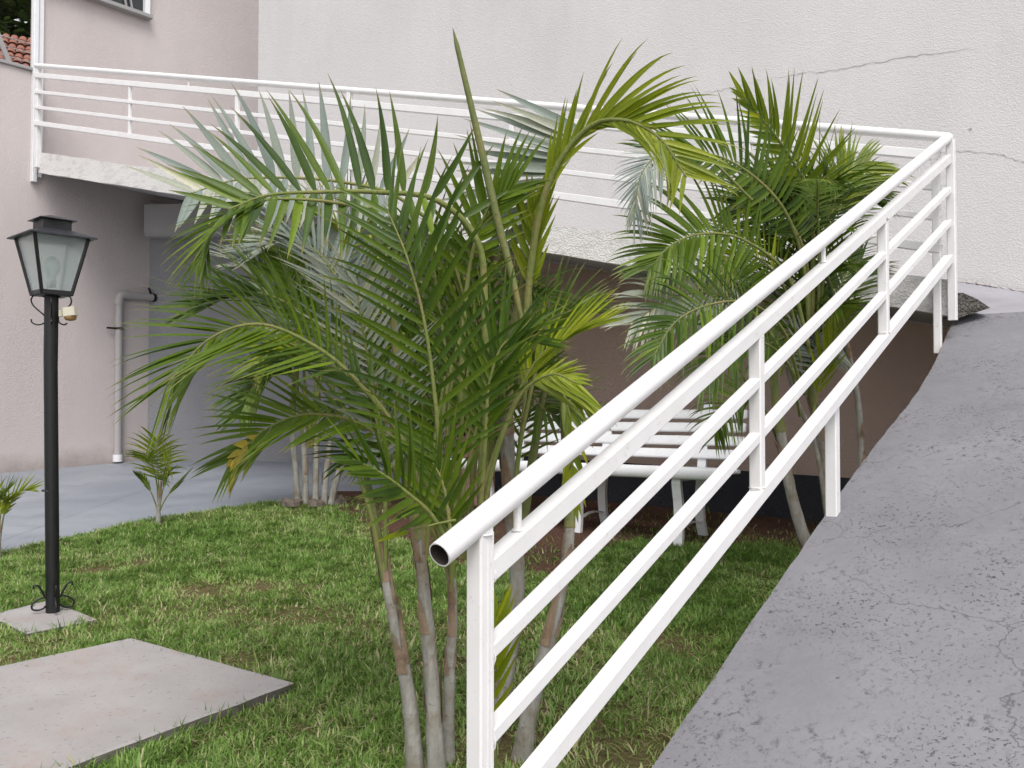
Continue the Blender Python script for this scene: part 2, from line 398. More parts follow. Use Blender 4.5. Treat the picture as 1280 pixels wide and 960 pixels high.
soil_px = [(404, 624), (436, 650), (500, 668), (545, 700), (600, 712), (660, 716), (700, 726), (745, 690), (800, 672), (860, 684), (930, 680), (990, 690), (1040, 700)]
soil_front = [G(u, v) for u, v in soil_px]
def soil_y(x):
    pts = [(p.x, p.y) for p in soil_front]
    if x <= pts[0][0]: return 99
    if x >= pts[-1][0]: return pts[-1][1]
    for (x0, y0), (x1, y1) in zip(pts, pts[1:]):
        if x0 <= x <= x1: return y0+(y1-y0)*(x-x0)/(x1-x0)
sx0 = soil_front[0].x+.02
sheet('flower_bed_soil', M['soil'], lambda x: max(soil_y(x)-.05, near_y(x)), lambda x: max(wall_fn(x)-.02, soil_y(x), near_y(x)+.01) if x > -.4 else max(8.1, soil_y(x)), sx0, 3.6, 70, 40, .004)

# ------------------------------------------------------------------ walls
TOP = CAMZ+9
def wall_line(name, pts, z0, z1, mat, label, cat, thick=.15, parent=None, back=True):
    mb = MB(); f0 = z0 if callable(z0) else (lambda p: z0); f1 = z1 if callable(z1) else (lambda p: z1)
    ns = []
    for i in range(len(pts)):
        t = (V(pts[min(i+1, len(pts)-1)])-V(pts[max(i-1, 0)])); t.z = 0; t.normalize(); n = V((-t.y, t.x, 0))
        if n.y < 0 and abs(n.y) > .05: n = -n
        ns.append(n)
    fr = [V((p[0], p[1], 0)) for p in pts]; bk = [f+n*thick for f, n in zip(fr, ns)]
    vs = []
    for f, b in zip(fr, bk): vs += [f+Z*f0(f), f+Z*f1(f), b+Z*f1(f), b+Z*f0(f)]
    fs = []
    for i in range(len(pts)-1):
        for k in range(4): fs.append([i*4+k, (i+1)*4+k, (i+1)*4+(k+1) % 4, i*4+(k+1) % 4])
    fs += [[0, 1, 2, 3], [(len(pts)-1)*4+k for k in (3, 2, 1, 0)]]
    mb.add(vs, fs); o = mb.build(name, mat, parent)
    import bmesh
    bm = bmesh.new(); bm.from_mesh(o.data); bmesh.ops.recalc_face_normals(bm, faces=bm.faces); bm.to_mesh(o.data); bm.free()
    if label: tag(o, label, cat)
    return o
# tall white wall behind the upper ramp
WL = Q(322, 200, WOFF); WR = WL-d2h*((WL-R).dot(d2h)+4.5)
fas_bot = lambda p, dz=0: (Q(50, 216).z+(Q(1170, 392).z-Q(50, 216).z)*((p-Q(50, 216)).dot(-d2h))/((Q(1170, 392)-Q(50, 216)).dot(-d2h)))+dz
wall_top = thing('white_wall', (WL.x, WL.y, 0), 'tall off-white rough stucco wall rising behind the upper ramp railing', 'wall')
wall_line('wall_face', [WL, WR], lambda p: fas_bot(p)+.02 if p.x < 2.6 else .2, TOP, M['white_wall'], None, None, .2, wall_top)
# cracks in the white wall: thin dark seams
def crack(pix, wpx, parent, plane_n, p0, name='crack', mat='crack', jit=.012):
    pts = [hit(u, v, p0-plane_n*.003, plane_n) for u, v in pix]; pts = cr(pts, len(pix)*7); mb = MB(); vs = []
    for i, p in enumerate(pts):
        t = (pts[min(i+1, len(pts)-1)]-pts[max(i-1, 0)]).normalized(); s = t.cross(plane_n).normalized()
        p = p+s*random.uniform(-jit, jit); e = min(i, len(pts)-1-i)/(len(pts)*.2); ww = wpx*min(1, e+.1)*random.uniform(.3, 1.2)
        vs += [p+s*ww, p-s*ww]
    mb.add(vs, [[2*i, 2*i+1, 2*i+3, 2*i+2] for i in range(len(pts)-1)]); return mb.build(name, M[mat], parent)
wp0 = R+n2*WOFF
crack([(958, 98), (1000, 92), (1040, 88), (1085, 80), (1130, 72), (1170, 66), (1222, 60)], .0028, wall_top, n2, wp0, jit=.008)
crack([(1170, 190), (1205, 190), (1235, 190), (1262, 197), (1290, 206), (1330, 216)], .0028, wall_top, n2, wp0, jit=.008)
crack([(880, 116), (905, 112), (958, 98)], .0016, wall_top, n2, wp0, jit=.008)
mb = MB(); c0 = hit(1213, 161, wp0-n2*.004, n2)
mb.add([c0+(-d2h)*math.cos(a)*r_+Z*math.sin(a)*r_ for a, r_ in [(k*math.pi/4, random.uniform(.007, .012)) for k in range(8)]], [list(range(8))]); mb.build('drill_hole', M['crack'], wall_top)

# brown wall below the ramp, its dado, and the column at its end
BL = Q(606, 560, WOFF-.012); BR = WR+(-n2)*.012
bw = thing('brown_wall', (BL.x, BL.y, gz(BL.y)), 'brown stucco wall under the ramp behind the white bench', 'wall')
wall_line('wall_face', [BL, BR], lambda p: gz(p.y)-.2, lambda p: fas_bot(p)+.0, M['brown_wall'], None, None, .012, bw)
wall_line('dado', [BL-n2*.014, BR-n2*.014], lambda p: gz(p.y)-.2, lambda p: gz(p.y)+.33, M['dado'], None, None, .014, bw)
cc = P(592, 560, 7.5); cw = thing('column', (cc.x, cc.y, gz(cc.y)), 'square reddish stucco column left of the bench', 'column')
mb = MB(); mb.bar(V((cc.x, cc.y, gz(cc.y)-.1)), V((cc.x, cc.y, fas_bot(cc)-.01)), .26, .26, d2h, .012); mb.build('shaft', M['column'], cw)

# pink building: wall running away to the right, window on top
PW0 = P(45, 300, 9.75); pd = V((d1h.x*1.02, d1h.y*.98, 0)).normalized()
def pw(s): return V((PW0.x+pd.x*s, PW0.y+pd.y*s, 0))
ph = thing('pink_building', (PW0.x, PW0.y, gz(9.7)), 'pale pink stucco building side with a window above the upper ramp', 'building')
wall_line('wall', [pw(0), pw(1.5)], lambda p: gz(p.y)-.1, TOP, M['pink_wall'], None, None, .2, ph)
arc = [pw(1.5), pw(1.9), pw(2.3), pw(2.8)+V((.03, 0, 0)), pw(3.3)+V((.10, 0, 0)), pw(3.9)+V((.3, 0, 0))]
wall_line('wall', arc, 3.1, TOP, M['pink_wall'], None, None, .2, ph)
pn = V((pd.y, -pd.x, 0))                               # outward normal of the pink wall (towards the garden)
# corner trim
def onp(u, v, off=0.0): return hit(u, v, PW0+pn*off, pn)
mb = MB(); a = onp(44, 60, .02); mb.bar(V((a.x, a.y, 3.6)), V((a.x, a.y, TOP)), .05, .07, pn, .006)
a = onp(51, 60, .015); mb.bar(V((a.x, a.y, 3.66)), V((a.x, a.y, TOP)), .05, .035, pn, .004); mb.build('corner_trim', M['bench_white'], ph)
# window
wr = onp(186, 24, .0); wl = wr-pd*1.35; zb = wr.z
wf = MB()
for p, q_ in ((wl, wr),):
    wf.bar(p+pn*.05+Z*0, q_+pn*.05+Z*0, .10, .045, Z, .004)
win = wf.build('window', M['alu'], ph)
mb = MB(); mb.bar(wr-pd*.05+pn*.03+Z*.024, wr-pd*.05+pn*.03+Z*1.2, .06, .09, pn, .005); mb.bar(wl+pd*.05+pn*.03+Z*.024, wl+pd*.05+pn*.03+Z*1.2, .06, .09, pn, .005); mb.bar(wl+pn*.03+Z*1.22, wr+pn*.03+Z*1.22, .06, .05); mb.build('frame', M['bench_white'], win)
mb = MB(); g0 = wl+pn*.012+Z*.024; mb.quad(g0, g0+pd*1.33, g0+pd*1.33+Z*1.2, g0+Z*1.2); mb.build('pane', M['window_glass'], win)
for s_ in (.22, .29): 
    mb = MB(); mb.bar(wr-pd*s_+pn*.03+Z*.03, wr-pd*(s_+.12)+pn*.03+Z*.6, .02, .02); mb.build('window_stay', M['alu'], win)

# boundary wall on the left, same plane, lower
LW1 = pw(0); LW0 = pw(-5.2)
lw = thing('boundary_wall', (LW1.x, LW1.y, gz(LW1.y)), 'light pink garden wall at the far left behind the street lamp', 'wall')
zt = onp(20, 84).z
wall_line('wall_face', [LW0, LW1], lambda p: gz(p.y)-.1, zt, M['pink_wall'], None, None, .16, lw)
mb = MB(); mb.bar(V((LW0.x, LW0.y, zt+.02))-pn*.08, V((LW1.x, LW1.y, zt+.02))-pn*.08, .22, .035, Z, .004); mb.build('coping', M['alu'], lw)
# metal brackets with wire on top
for k, s_ in enumerate((-.25, -.75, -1.4, -2.2)):
    b0 = pw(s_)+Z*(zt+.03)-pn*.08; mb = MB(); mb.bar(b0, b0+Z*.32-pd*.14, .05, .02, pn); mb.build('bracket', M['alu'], lw)
for k in range(3):
    z_ = zt+.12+.1*k; mb = MB(); mb.tube([pw(-5)+Z*z_-pn*.08, pw(-.05)+Z*z_-pn*.08], .006, 5); mb.build('wire', M['alu'], lw)

# grey wall in the recess, beam above it
GW0 = onp(186, 400); GW0.z = 0
GW1 = V((GW0.x+1.9, GW0.y-.18, 0)); GW2 = V((.1, 9.6, 0)); GW3 = V((BL.x+.02, BL.y+.05, 0))
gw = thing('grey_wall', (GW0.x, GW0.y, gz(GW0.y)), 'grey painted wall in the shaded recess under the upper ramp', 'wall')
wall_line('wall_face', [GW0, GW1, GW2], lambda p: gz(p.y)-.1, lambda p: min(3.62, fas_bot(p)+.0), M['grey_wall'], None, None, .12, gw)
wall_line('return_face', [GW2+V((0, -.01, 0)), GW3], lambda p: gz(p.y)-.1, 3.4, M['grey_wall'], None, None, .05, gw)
zbm = P(262, 293, GW0.y-.3).z
mb = MB(); a = GW0+V((.02, -.22, 0)); b = GW1+V((0, -.22, 0)); c = GW2+V((0, -.25, 0))
prof = [(0, .36), (0, .03), (.05, 0), (.22, 0)]
path = [a, b, c]; vs = []
for p in path:
    for (o_, z_) in prof: vs.append(V((p.x, p.y+o_, zbm+z_)))
mb.add(vs, [[i*4+k, (i+1)*4+k, (i+1)*4+k+1, i*4+k+1] for i in range(2) for k in range(3)]); mb.build('beam', M['beam'], gw)

# ------------------------------------------------------------------ upper ramp slab
up = thing('upper_ramp', Q(600, 280, .04), 'raised concrete ramp with rough white edge climbing to the left', 'ramp')
FO = .03
fa = [Q(48, 190, FO), Q(1188, 350.5, FO)]; fb = [Q(48, 216, FO), Q(1188, 393, FO)]
fb[1].z = fa[1].z-.19
mb = MB(); back = n2*.10; n_ = 40; vs = []
for i in range(n_+1):
    s = i/n_; t_ = fa[0].lerp(fa[1], s); b_ = fb[0].lerp(fb[1], s)
    j1 = .008*noise.noise(t_*3.1); j2 = .012*noise.noise(b_*4.3)
    vs += [t_+Z*j1, b_+Z*j2, b_+back+Z*j2, t_+back+Z*j1]
mb.add(vs, [[i*4+k, (i+1)*4+k, (i+1)*4+(k+1) % 4, i*4+(k+1) % 4] for i in range(n_) for k in range(4)]+[[0, 1, 2, 3], [n_*4+k for k in (3, 2, 1, 0)]])
mb.build('fascia', M['fascia'], up)
# the deck behind it
dk = [fa[0]+back, fa[1]+back, fa[1]+n2*(WOFF-FO-.012)]
W2 = WL+d2h*.0; pe = [pw(3.2), pw(.05)]
poly = [(p.x, p.y) for p in (dk[0], dk[1], dk[2], W2-n2*.012, V((W2.x-.3, 11.9, 0)), pw(3.0)+pn*.01, pw(.03)+pn*.01)]
zdk = lambda x, y: fa[0].z-.10+(fa[1].z-fa[0].z)*((V((x, y, 0))-V((fa[0].x, fa[0].y, 0))).dot(-d2h))/((fa[1]-fa[0]).dot(-d2h))
mb = MB(); mb.prism(poly, zdk, lambda x, y: zdk(x, y)-.085); mb.build('deck', M['beam'], up)

# ------------------------------------------------------------------ lower ramp
RN = d1.cross(n1).normalized()
if RN.z < 0: RN = -RN
def RP(u, v, dz=0.0): return hit(u, v, rB+Z*dz, RN)
e_ = RP(815, 960); left = [e_-d1*3.6, e_-d1*1.6, e_-d1*.6]
left = [p for p in left]+[RP(u, v) for u, v in ((815, 960), (897, 839), (967, 737), (1022, 657), (1057, 607), (1089.5, 563), (1132, 509), (1155, 477), (1171, 448), (1182, 424), (1190, 405), (1199, 394))]
crest = [RP(1235, 384), RP(1262, 384), RP(1300, 388), RP(1420, 398), RP(1560, 410)]
WID = 2.6
lr = thing('lower_ramp', rB+d1*.3, 'grey painted concrete ramp in the foreground rising to the right, speckled with dirt', 'ramp')
mb = MB()
# top surface as a fine strip grid
Ls = cr(left, 90); tops = []
cr_line = crest
for i, p in enumerate(Ls):
    p += n1*(.004*noise.noise(p*4)+.004*noise.noise(p*23))
def right_of(p):
    q = p+n1*WID; return q
rows = []
for p in Ls:
    nr = 26; row = []
    for k in range(nr+1): row.append(p+n1*(WID*k/nr))
    rows.append(row)
# clip the far rows at the crest: depth of crest along d1h
c_s = max((c-rB).dot(d1h) for c in crest)
for p_ in rows:
    for k, q in enumerate(p_):
        s = (q-rB).dot(d1h); w_ = (q-rB).dot(n1)
        e = 0 if k == 0 else 1
        q.z += e*.004*noise.noise(q*2.2)
nr = 26; vs = [q for r_ in rows for q in r_]
fs = [[i*(nr+1)+k, i*(nr+1)+k+1, (i+1)*(nr+1)+k+1, (i+1)*(nr+1)+k] for i in range(len(rows)-1) for k in range(nr)]
mb.add(vs, fs); o = mb.build('surface', M['ramp'], lr, smooth=True)
lastrow = rows[-1]
# outer side wall of the ramp, under its rounded edge
mb = MB()
vs = []
for p in Ls:
    vs += [p, p-Z*.02+n1*(-.012), p-Z*.14-n1*.012, V((p.x, p.y, min(gz(max(p.y, 0))-.4, p.z-.3)))+n1*.0]
mb.add(vs, [[i*4+k+1, i*4+k, (i+1)*4+k, (i+1)*4+k+1] for i in range(len(Ls)-1) for k in range(3)])
mb.build('side_wall', M['brown_wall'], lr)
# turning landing: from the crest back to the foot of the white wall
mb = MB(); lw_pts = [Q(u, v, WOFF-.01) for u, v in ((1190, 350.5), (1225, 355), (1260, 361), (1330, 372), (1460, 392), (1600, 414))]
cp = [lastrow[0], lastrow[1]]+[lastrow[k] for k in (3, 6, 12, 26)]
K = 8; vs = []
for a, b in zip(cp, lw_pts):
    for k in range(K+1):
        s = k/K; q = a.lerp(b, s); q.z += -.02*math.sin(math.pi*s)-.0*(1-s); vs.append(q-Z*.003*(1-s))
mb.add(vs, [[i*(K+1)+k, (i+1)*(K+1)+k, (i+1)*(K+1)+k+1, i*(K+1)+k+1] for i in range(5) for k in range(K)]); mb.build('landing', M['landing'], lr, smooth=True)
mb = MB(); vs = []
for i, p in enumerate(cr(lw_pts, 60)):
    k_ = random.uniform(.4, 1.5); vs += [p-n2*.012+Z*.012*k_, p-n2*.035*k_-Z*.006]
mb.add(vs, [[2*i, 2*i+1, 2*i+3, 2*i+2] for i in range(59)]); mb.build('dirt_line', M['crack'], lr)
# rough mortar fillet in the angle
mb = MB(); a = RP(1196, 396); pts = [(1196, 398), (1215, 392), (1238, 385), (1222, 374), (1204, 366), (1197, 366)]
base = [hit(u, v, R+V((0, .17, 0)), V((0, 1, 0))) for u, v in pts]
vs = []
for p in base: vs.append(p)
for p in base: vs.append(p+V((.03, .25, .02)))
n_ = len(pts); mb.add(vs, [list(range(n_))[::-1], list(range(n_, 2*n_))]+[[i, (i+1) % n_, n_+(i+1) % n_, n_+i] for i in range(n_)]); mb.build('mortar_fillet', M['mortar'], lr)

# ------------------------------------------------------------------ railings
def pipe(mb, p0, p1, r, n=20, hollow=0.0):
    mb.tube([p0, p1], r, n, cap=not hollow)
rl = thing('ramp_railing', V((A.x, A.y, rB.z)), 'white metal railing with open round handrail sloping up beside the foreground ramp', 'railing')
r_ = .0262; p0 = A-d1*.095; p1 = R
mb = MB(); mb.tube([p0, p1], r_, 24, cap=False)
# open rim
t = (p1-p0).normalized(); x = t.cross(Z).normalized(); y = t.cross(x)
ring = lambda c, r: [c+(x*math.cos(2*math.pi*k/24)+y*math.sin(2*math.pi*k/24))*r for k in range(24)]
mb.add(ring(p0, r_)+ring(p0, r_-.003), [[k, (k+1) % 24, 24+(k+1) % 24, 24+k] for k in range(24)])
hr = mb.build('handrail', M['white_metal'], rl, smooth=True)
mb = MB(); mb.add(ring(p0, r_-.003)+ring(p0+t*.35, r_-.003), [[(k+1) % 24, k, 24+k, 24+(k+1) % 24] for k in range(24)]+[list(range(24, 48))]); mb.build('bore', M['dark_inside'], hr, smooth=True)
BW = ((.042, .045), (.038, .030), (.038, .030), (.046, .043))
TN = 0.0
for k, (o_, (bw_, bh)) in enumerate(zip(OFFS, BW)):
    mb = MB(); mb.bar(A-Z*o_+d1*.012, R-Z*o_-d1*.02, bw_, bh, Z, .003); mb.build('bar', M['white_metal'], rl)
def vpost(p, z0, z1, w, d, parent, name='post', ax=d1h, bev=.004):
    mb = MB(); mb.bar(V((p.x, p.y, z0)), V((p.x, p.y, z1)), w, d, ax, bev); return mb.build(name, M['white_metal'], parent)
np_ = vpost(A, rB.z-.1, A.z-.012, .042, .042, rl)
# weld bead / lip on the near post
mb = MB()
for o_ in (-.006, .006): mb.bar(V((A.x, A.y, rB.z))+n1*(.0215)+d1h*(o_+.008), V((A.x, A.y, A.z-.02))+n1*.0215+d1h*(o_+.008), .005, .004, d1h)
mb.build('weld_seam', M['white_metal'], np_)
for u in (1045,):
    tt = t_at(u); p = A+d1*tt-n1*.022; vpost(p, p.z-1.35, p.z-OFFS[3]-.012, .045, .045, rl)
for u in (945, 1103):
    tt = t_at(u); p = A+d1*tt; vpost(p, p.z-OFFS[3]+.012, p.z-OFFS[0]-.01, .042, .036, rl, 'baluster')
for u in (647, 1029):
    tt = t_at(u); p = A+d1*tt; mb = MB(); mb.tube([p-Z*.02, p-Z*(OFFS[0]-.01)], .009, 8); mb.build('standoff', M['white_metal'], rl)
vpost(R+V((.014, .0, 0)), R.z-.985, R.z-.015, .042, .042, rl)

def weld(p, ax, r_, parent):
    mb = MB(); x = ax.orthogonal().normalized(); y = ax.cross(x); c = []
    for k in range(17):
        a = k*math.pi/8; q = p+(x*math.cos(a)+y*math.sin(a))*r_*(1+random.uniform(-.06, .06)); c.append(q+ax*random.uniform(-.001, .001))
    mb.tube(c, [random.uniform(.0014, .0028) for _ in c], 5); return mb.build('weld_bead', M['white_metal'], parent, smooth=True)
for u in (945, 1103):
    p = A+d1*t_at(u); weld(p-Z*(OFFS[0]+.026), Z, .021, rl); weld(p-Z*(OFFS[3]-.026), Z, .024, rl)
weld(A-Z*.026, Z, .026, rl)
for o_ in OFFS: weld(A-Z*o_+d1h*.024, d1h, .022, rl)
for u in (647, 1029):
    p = A+d1*t_at(u); weld(p-Z*(OFFS[0]-.026), Z, .011, rl)
ur = thing('upper_railing', V((R.x, R.y, R.z-1.1)), 'white metal railing along the upper ramp in front of the white wall', 'railing')
mb = MB(); mb.tube([R, L], .026, 20); mb.build('handrail', M['white_metal'], ur, smooth=True)
for k, (o_, (bw_, bh)) in enumerate(zip(OFFS2, BW)):
    mb = MB(); mb.bar(R-Z*o_+d2u*.04, L-Z*o_, bw_, bh*1.12, Z, .003); mb.build('bar', M['white_metal'], ur)
def t2(u):
    lo, hi = 0., 1.
    for _ in range(50):
        m = (lo+hi)/2; q = R.lerp(L, m)-V((0, 0, CAMZ)); yy = q.y*math.cos(PITCH)+q.z*math.sin(PITCH)
        if q.x/yy*F+640 > u: lo = m
        else: hi = m
    return R.lerp(L, (lo+hi)/2)
q = R+d2h*.062; vpost(q, R.z-1.16, R.z-.03, .04, .04, ur, ax=d2h)
q = L-d2h*.0+(-n2)*.0; vpost(L+V((.03, 0, 0)), L.z-1.08, L.z-.0, .05, .05, ur, ax=d2h)
for u in (297, 640, 935):
    p = t2(u); vpost(p, p.z-OFFS2[3]+.01, p.z-OFFS2[0]-.01, .035, .035, ur, 'baluster', d2h)
for u in (163,):
    p = t2(u); vpost(p, p.z-OFFS2[3]+.01, p.z-OFFS2[0]-.01, .028, .028, ur, 'baluster', d2h)
for u in (437,): 
    p = t2(u); vpost(p, p.z-.93, p.z-.01, .04, .04, ur, 'post', d2h)
for u in (236, 860):
    p = t2(u); mb = MB(); mb.tube([p-Z*.02, p-Z*.10], .009, 6); mb.build('standoff', M['white_metal'], ur)

# ------------------------------------------------------------------ paving slabs
def slab(name, cpx, th, label, far_pts):
    pts = far_pts; c = sum((V(p) for p in pts), V((0, 0, 0)))/len(pts)
    mb = MB(); n_ = len(pts); vs = []
    # subdivide edges for a slightly broken outline
    ol = []
    for i in range(n_):
        a, b = pts[i], pts[(i+1) % n_]; m_ = max(2, int((b-a).length/.06))
        for k in range(m_):
            p = a.lerp(b, k/m_); ol.append(V((p.x+.006*noise.noise(p*9), p.y+.006*noise.noise(p*9+V((5, 0, 0))), gz(p.y)+th)))
    inn = [p+(c-p).normalized()*.012+Z*.004 for p in ol]; m_ = len(ol)
    ctr = V((c.x, c.y, gz(c.y)+th+.004))
    mb.add(inn+[ctr], [[i, (i+1) % m_, m_] for i in range(m_)], 0)
    mb.add(ol+inn, [[i, (i+1) % m_, m_+(i+1) % m_, m_+i] for i in range(m_)], 0)
    lo = [p-Z*(th+.05) for p in ol]
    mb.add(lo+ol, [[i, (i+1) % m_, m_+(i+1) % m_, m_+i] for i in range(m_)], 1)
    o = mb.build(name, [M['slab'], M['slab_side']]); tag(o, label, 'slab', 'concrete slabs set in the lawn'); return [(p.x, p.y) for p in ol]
e0, e1 = G(165, 797, .035), G(368, 853, .035)
e2 = G(120, 945, .035); e3 = G(0, 832, .035)
dirL = (e3-e0).normalized(); dirB = (e2-e1).normalized()
big = [e0, e1, e1+dirB*1.9, e0+dirL*1.9]
o1 = slab('paving_slab', None, .032, 'large worn concrete slab in the grass at the lower left', big)
small = [G(-14, 768, .02), G(62, 750, .02), G(121, 774, .02), G(32, 792, .02)]
o2 = slab('paving_slab', None, .018, 'small concrete footing slab under the garden lamp post', small)

# ------------------------------------------------------------------ garden lamp
lb = G(66, 771); lamp = thing('garden_lamp', (lb.x, lb.y, gz(lb.y)+.03), 'black lantern lamp post with frosted glass on the left of the lawn', 'lamp post')
Yl = lb.y; pxm = Yl/F
def LZ(v): return P(66, v, Yl).z
cx, cy = lb.x, lb.y; cxt = P(64, 400, Yl).x
def sq(c, z, side, rot):
    return [V((c[0]+side/2*1.41421*math.cos(rot+math.pi/4+k*math.pi/2), c[1]+side/2*1.41421*math.sin(rot+math.pi/4+k*math.pi/2), z)) for k in range(4)]
ROT = math.radians(-43.4)
C = (cxt, cy)
mb = MB(); mb.tube([V((cx, cy, lb.z)), V((cxt, cy, LZ(452)))], .0295, 16); mb.build('post', M['black_metal'], lamp, smooth=True)
mb = MB(); mb.tube([V((cxt, cy, LZ(613)-.004)), V((cxt, cy, LZ(613)+.004))], .0312, 16); mb.build('collar', M['grey_metal'], lamp)
mb = MB(); mb.tube([V((cxt, cy, LZ(452))), V((cxt, cy, LZ(367)))], .030, 16); mb.build('sleeve', M['black_metal'], lamp, smooth=True)
zb_, zt_ = LZ(367), LZ(298)
sb, st_ = 36*pxm, 64*pxm
lo, hi = sq(C, zb_, sb, ROT), sq(C, zt_, st_, ROT)
for i in range(4):
    mb = MB(); mb.bar(lo[i], hi[i], .012, .012, V((lo[i].x-cxt, lo[i].y-cy, 0))); mb.build('frame_bar', M['black_metal'], lamp)
mb = MB()
for i in range(4): mb.bar(lo[i], lo[(i+1) % 4], .014, .02)
mb.build('bottom_rim', M['black_metal'], lamp)
mb = MB(); mb.add(sq(C, zb_-.012, sb*.98, ROT)+sq(C, zb_+.004, sb*.98, ROT), [[0, 1, 2, 3][::-1], [4, 5, 6, 7]]+[[i, (i+1) % 4, 4+(i+1) % 4, 4+i] for i in range(4)]); mb.build('floor_plate', M['black_metal'], lamp)
for i in range(4):
    j = (i+1) % 4; mb = MB(); inn = V((cxt, cy, 0))
    def s_in(p, f=.965): return V((cxt+(p.x-cxt)*f, cy+(p.y-cy)*f, p.z))
    a, b, c_, d_ = s_in(lo[i]), s_in(lo[j]), s_in(hi[j]), s_in(hi[i]); nrm = (b-a).cross(c_-a).normalized()*.003
    mb.add([a, b, c_, d_, a-nrm, b-nrm, c_-nrm, d_-nrm], [[0, 1, 2, 3], [7, 6, 5, 4], [0, 4, 5, 1], [1, 5, 6, 2], [2, 6, 7, 3], [3, 7, 4, 0]]); mb.build('pane', M['frosted'], lamp)
se = 80*pxm; capz = LZ(289)
mb = MB(); e_, t_ = sq(C, zt_+.002, se, ROT), sq(C, capz, 38*pxm, ROT)
mb.add(e_+t_, [[i, (i+1) % 4, 4+(i+1) % 4, 4+i] for i in range(4)]+[[4, 5, 6, 7]]); e2_ = sq(C, zt_-.004, se, ROT)
mb.add(e2_+e_, [[i, (i+1) % 4, 4+(i+1) % 4, 4+i] for i in range(4)]+[[3, 2, 1, 0]]); mb.build('lamp_roof', M['grey_metal'], lamp)
mb = MB(); a, b = sq(C, capz-.01, 34*pxm, ROT), sq(C, LZ(276), 34*pxm, ROT); mb.add(a+b, [[i, (i+1) % 4, 4+(i+1) % 4, 4+i] for i in range(4)]+[[4, 5, 6, 7]]); mb.build('vent_box', M['black_metal'], lamp)
mb = MB(); a, b = sq(C, LZ(276), 44*pxm, ROT), sq(C, LZ(269.5), 4*pxm, ROT); a2 = sq(C, LZ(276)-.003, 44*pxm, ROT)
mb.add(a+b, [[i, (i+1) % 4, 4+(i+1) % 4, 4+i] for i in range(4)]+[[4, 5, 6, 7]]); mb.add(a2+a, [[i, (i+1) % 4, 4+(i+1) % 4, 4+i] for i in range(4)]+[[3, 2, 1, 0]]); mb.build('top_cap', M['grey_metal'], lamp)
mb = MB()
for k in range(9):
    pass
zc = LZ(343); prof = [(.0, -.06), (.018, -.06), (.02, -.03), (.016, -.01), (.034, .02), (.036, .045), (.022, .075), (0, .085)]
vs = [V((cxt+r*math.cos(a), cy+r*math.sin(a), zc+z)) for r, z in prof for a in [k*math.pi/6 for k in range(12)]]
mb.add(vs, [[i*12+k, i*12+(k+1) % 12, (i+1)*12+(k+1) % 12, (i+1)*12+k] for i in range(7) for k in range(12)]); mb.build('bulb', M['bulb'], lamp, smooth=True)
def scroll(pts, name, r=.0035):
    mb = MB(); mb.tube(cr([P(u, v, Yl+dy) for u, v, dy in pts], 26), r, 6); return mb.build(name, M['black_metal'], lamp, smooth=True)
scroll([(56, 372, 0), (52, 369, -.0), (44, 368, -.0), (39, 374, 0), (41, 381, 0), (48, 388, 0), (55, 394, 0), (57, 400, 0), (55, 404, 0), (47, 406, 0), (40, 403, 0), (39, 399, 0)], 'scroll')
scroll([(73, 372, 0), (77, 369, -.0), (84, 368, -.0), (89, 374, 0), (88, 381, 0), (80, 388, 0), (74, 394, 0), (73, 400, 0), (75, 404, 0), (80, 406, 0), (84, 404, 0)], 'scroll')
for dy_ in (-.05, .06):
    scroll([(64, 372, dy_*.6), (64, 371, dy_*1.2), (64, 378, dy_*1.7), (64.5, 390, dy_*.9), (64.5, 400, dy_*.6), (64.5, 405, dy_*1.3), (64, 401, dy_*1.7)], 'scroll')
# base scrolls
for ang in (35, 125, 215, 305):
    a = math.radians(ang); dr = V((math.cos(a), math.sin(a), 0)); c = V((cx, cy, gz(cy)+.034)); mb = MB()
    pr = [(.026, .085), (.04, .10), (.058, .105), (.062, .09), (.05, .085)]
    mb.tube(cr([c+dr*r+Z*z for r, z in ((.03, .05), (.045, .085), (.06, .11), (.078, .115), (.08, .10))], 14), .0045, 6, flat=1)
    mb.tube(cr([c+dr*r+Z*z for r, z in ((.03, .06), (.06, .052), (.085, .03), (.082, .008), (.055, .003), (.034, .012), (.032, .02))], 18), .0045, 6)
    mb.build('base_scroll', M['black_metal'], lamp, smooth=True)
# photocell hanging from the scroll
c = P(83, 392, Yl-.02); pc = thing('light_sensor', c, 'cream plastic light sensor hanging from the lamp post scroll', 'sensor')
mb = MB(); mb.bar(c+V((.015, 0, .028)), c+V((.02, 0, -.012)), .055, .05, V((0, 1, 0)), .006); mb.build('housing', M['cream_plastic'], pc)
mb = MB(); vs = []; ax = V((0, 0, -1)); 
prof = [(.026, 0), (.026, .012), (.02, .02), (.0, .024)]; c2 = c+V((.018, 0, -.010))
vs = [c2+V((r*math.cos(a), r*math.sin(a), -z)) for r, z in prof for a in [k*math.pi/6 for k in range(12)]]
mb.add(vs, [[i*12+k, i*12+(k+1) % 12, (i+1)*12+(k+1) % 12, (i+1)*12+k] for i in range(3) for k in range(12)]); mb.build('lens', M['amber'], pc, smooth=True)
mb = MB(); mb.bar(c+V((-.03, -.0, .0)), c+V((-.012, -.01, .0)), .012, .03, Z, .002); mb.build('clip', M['cream_plastic'], pc)

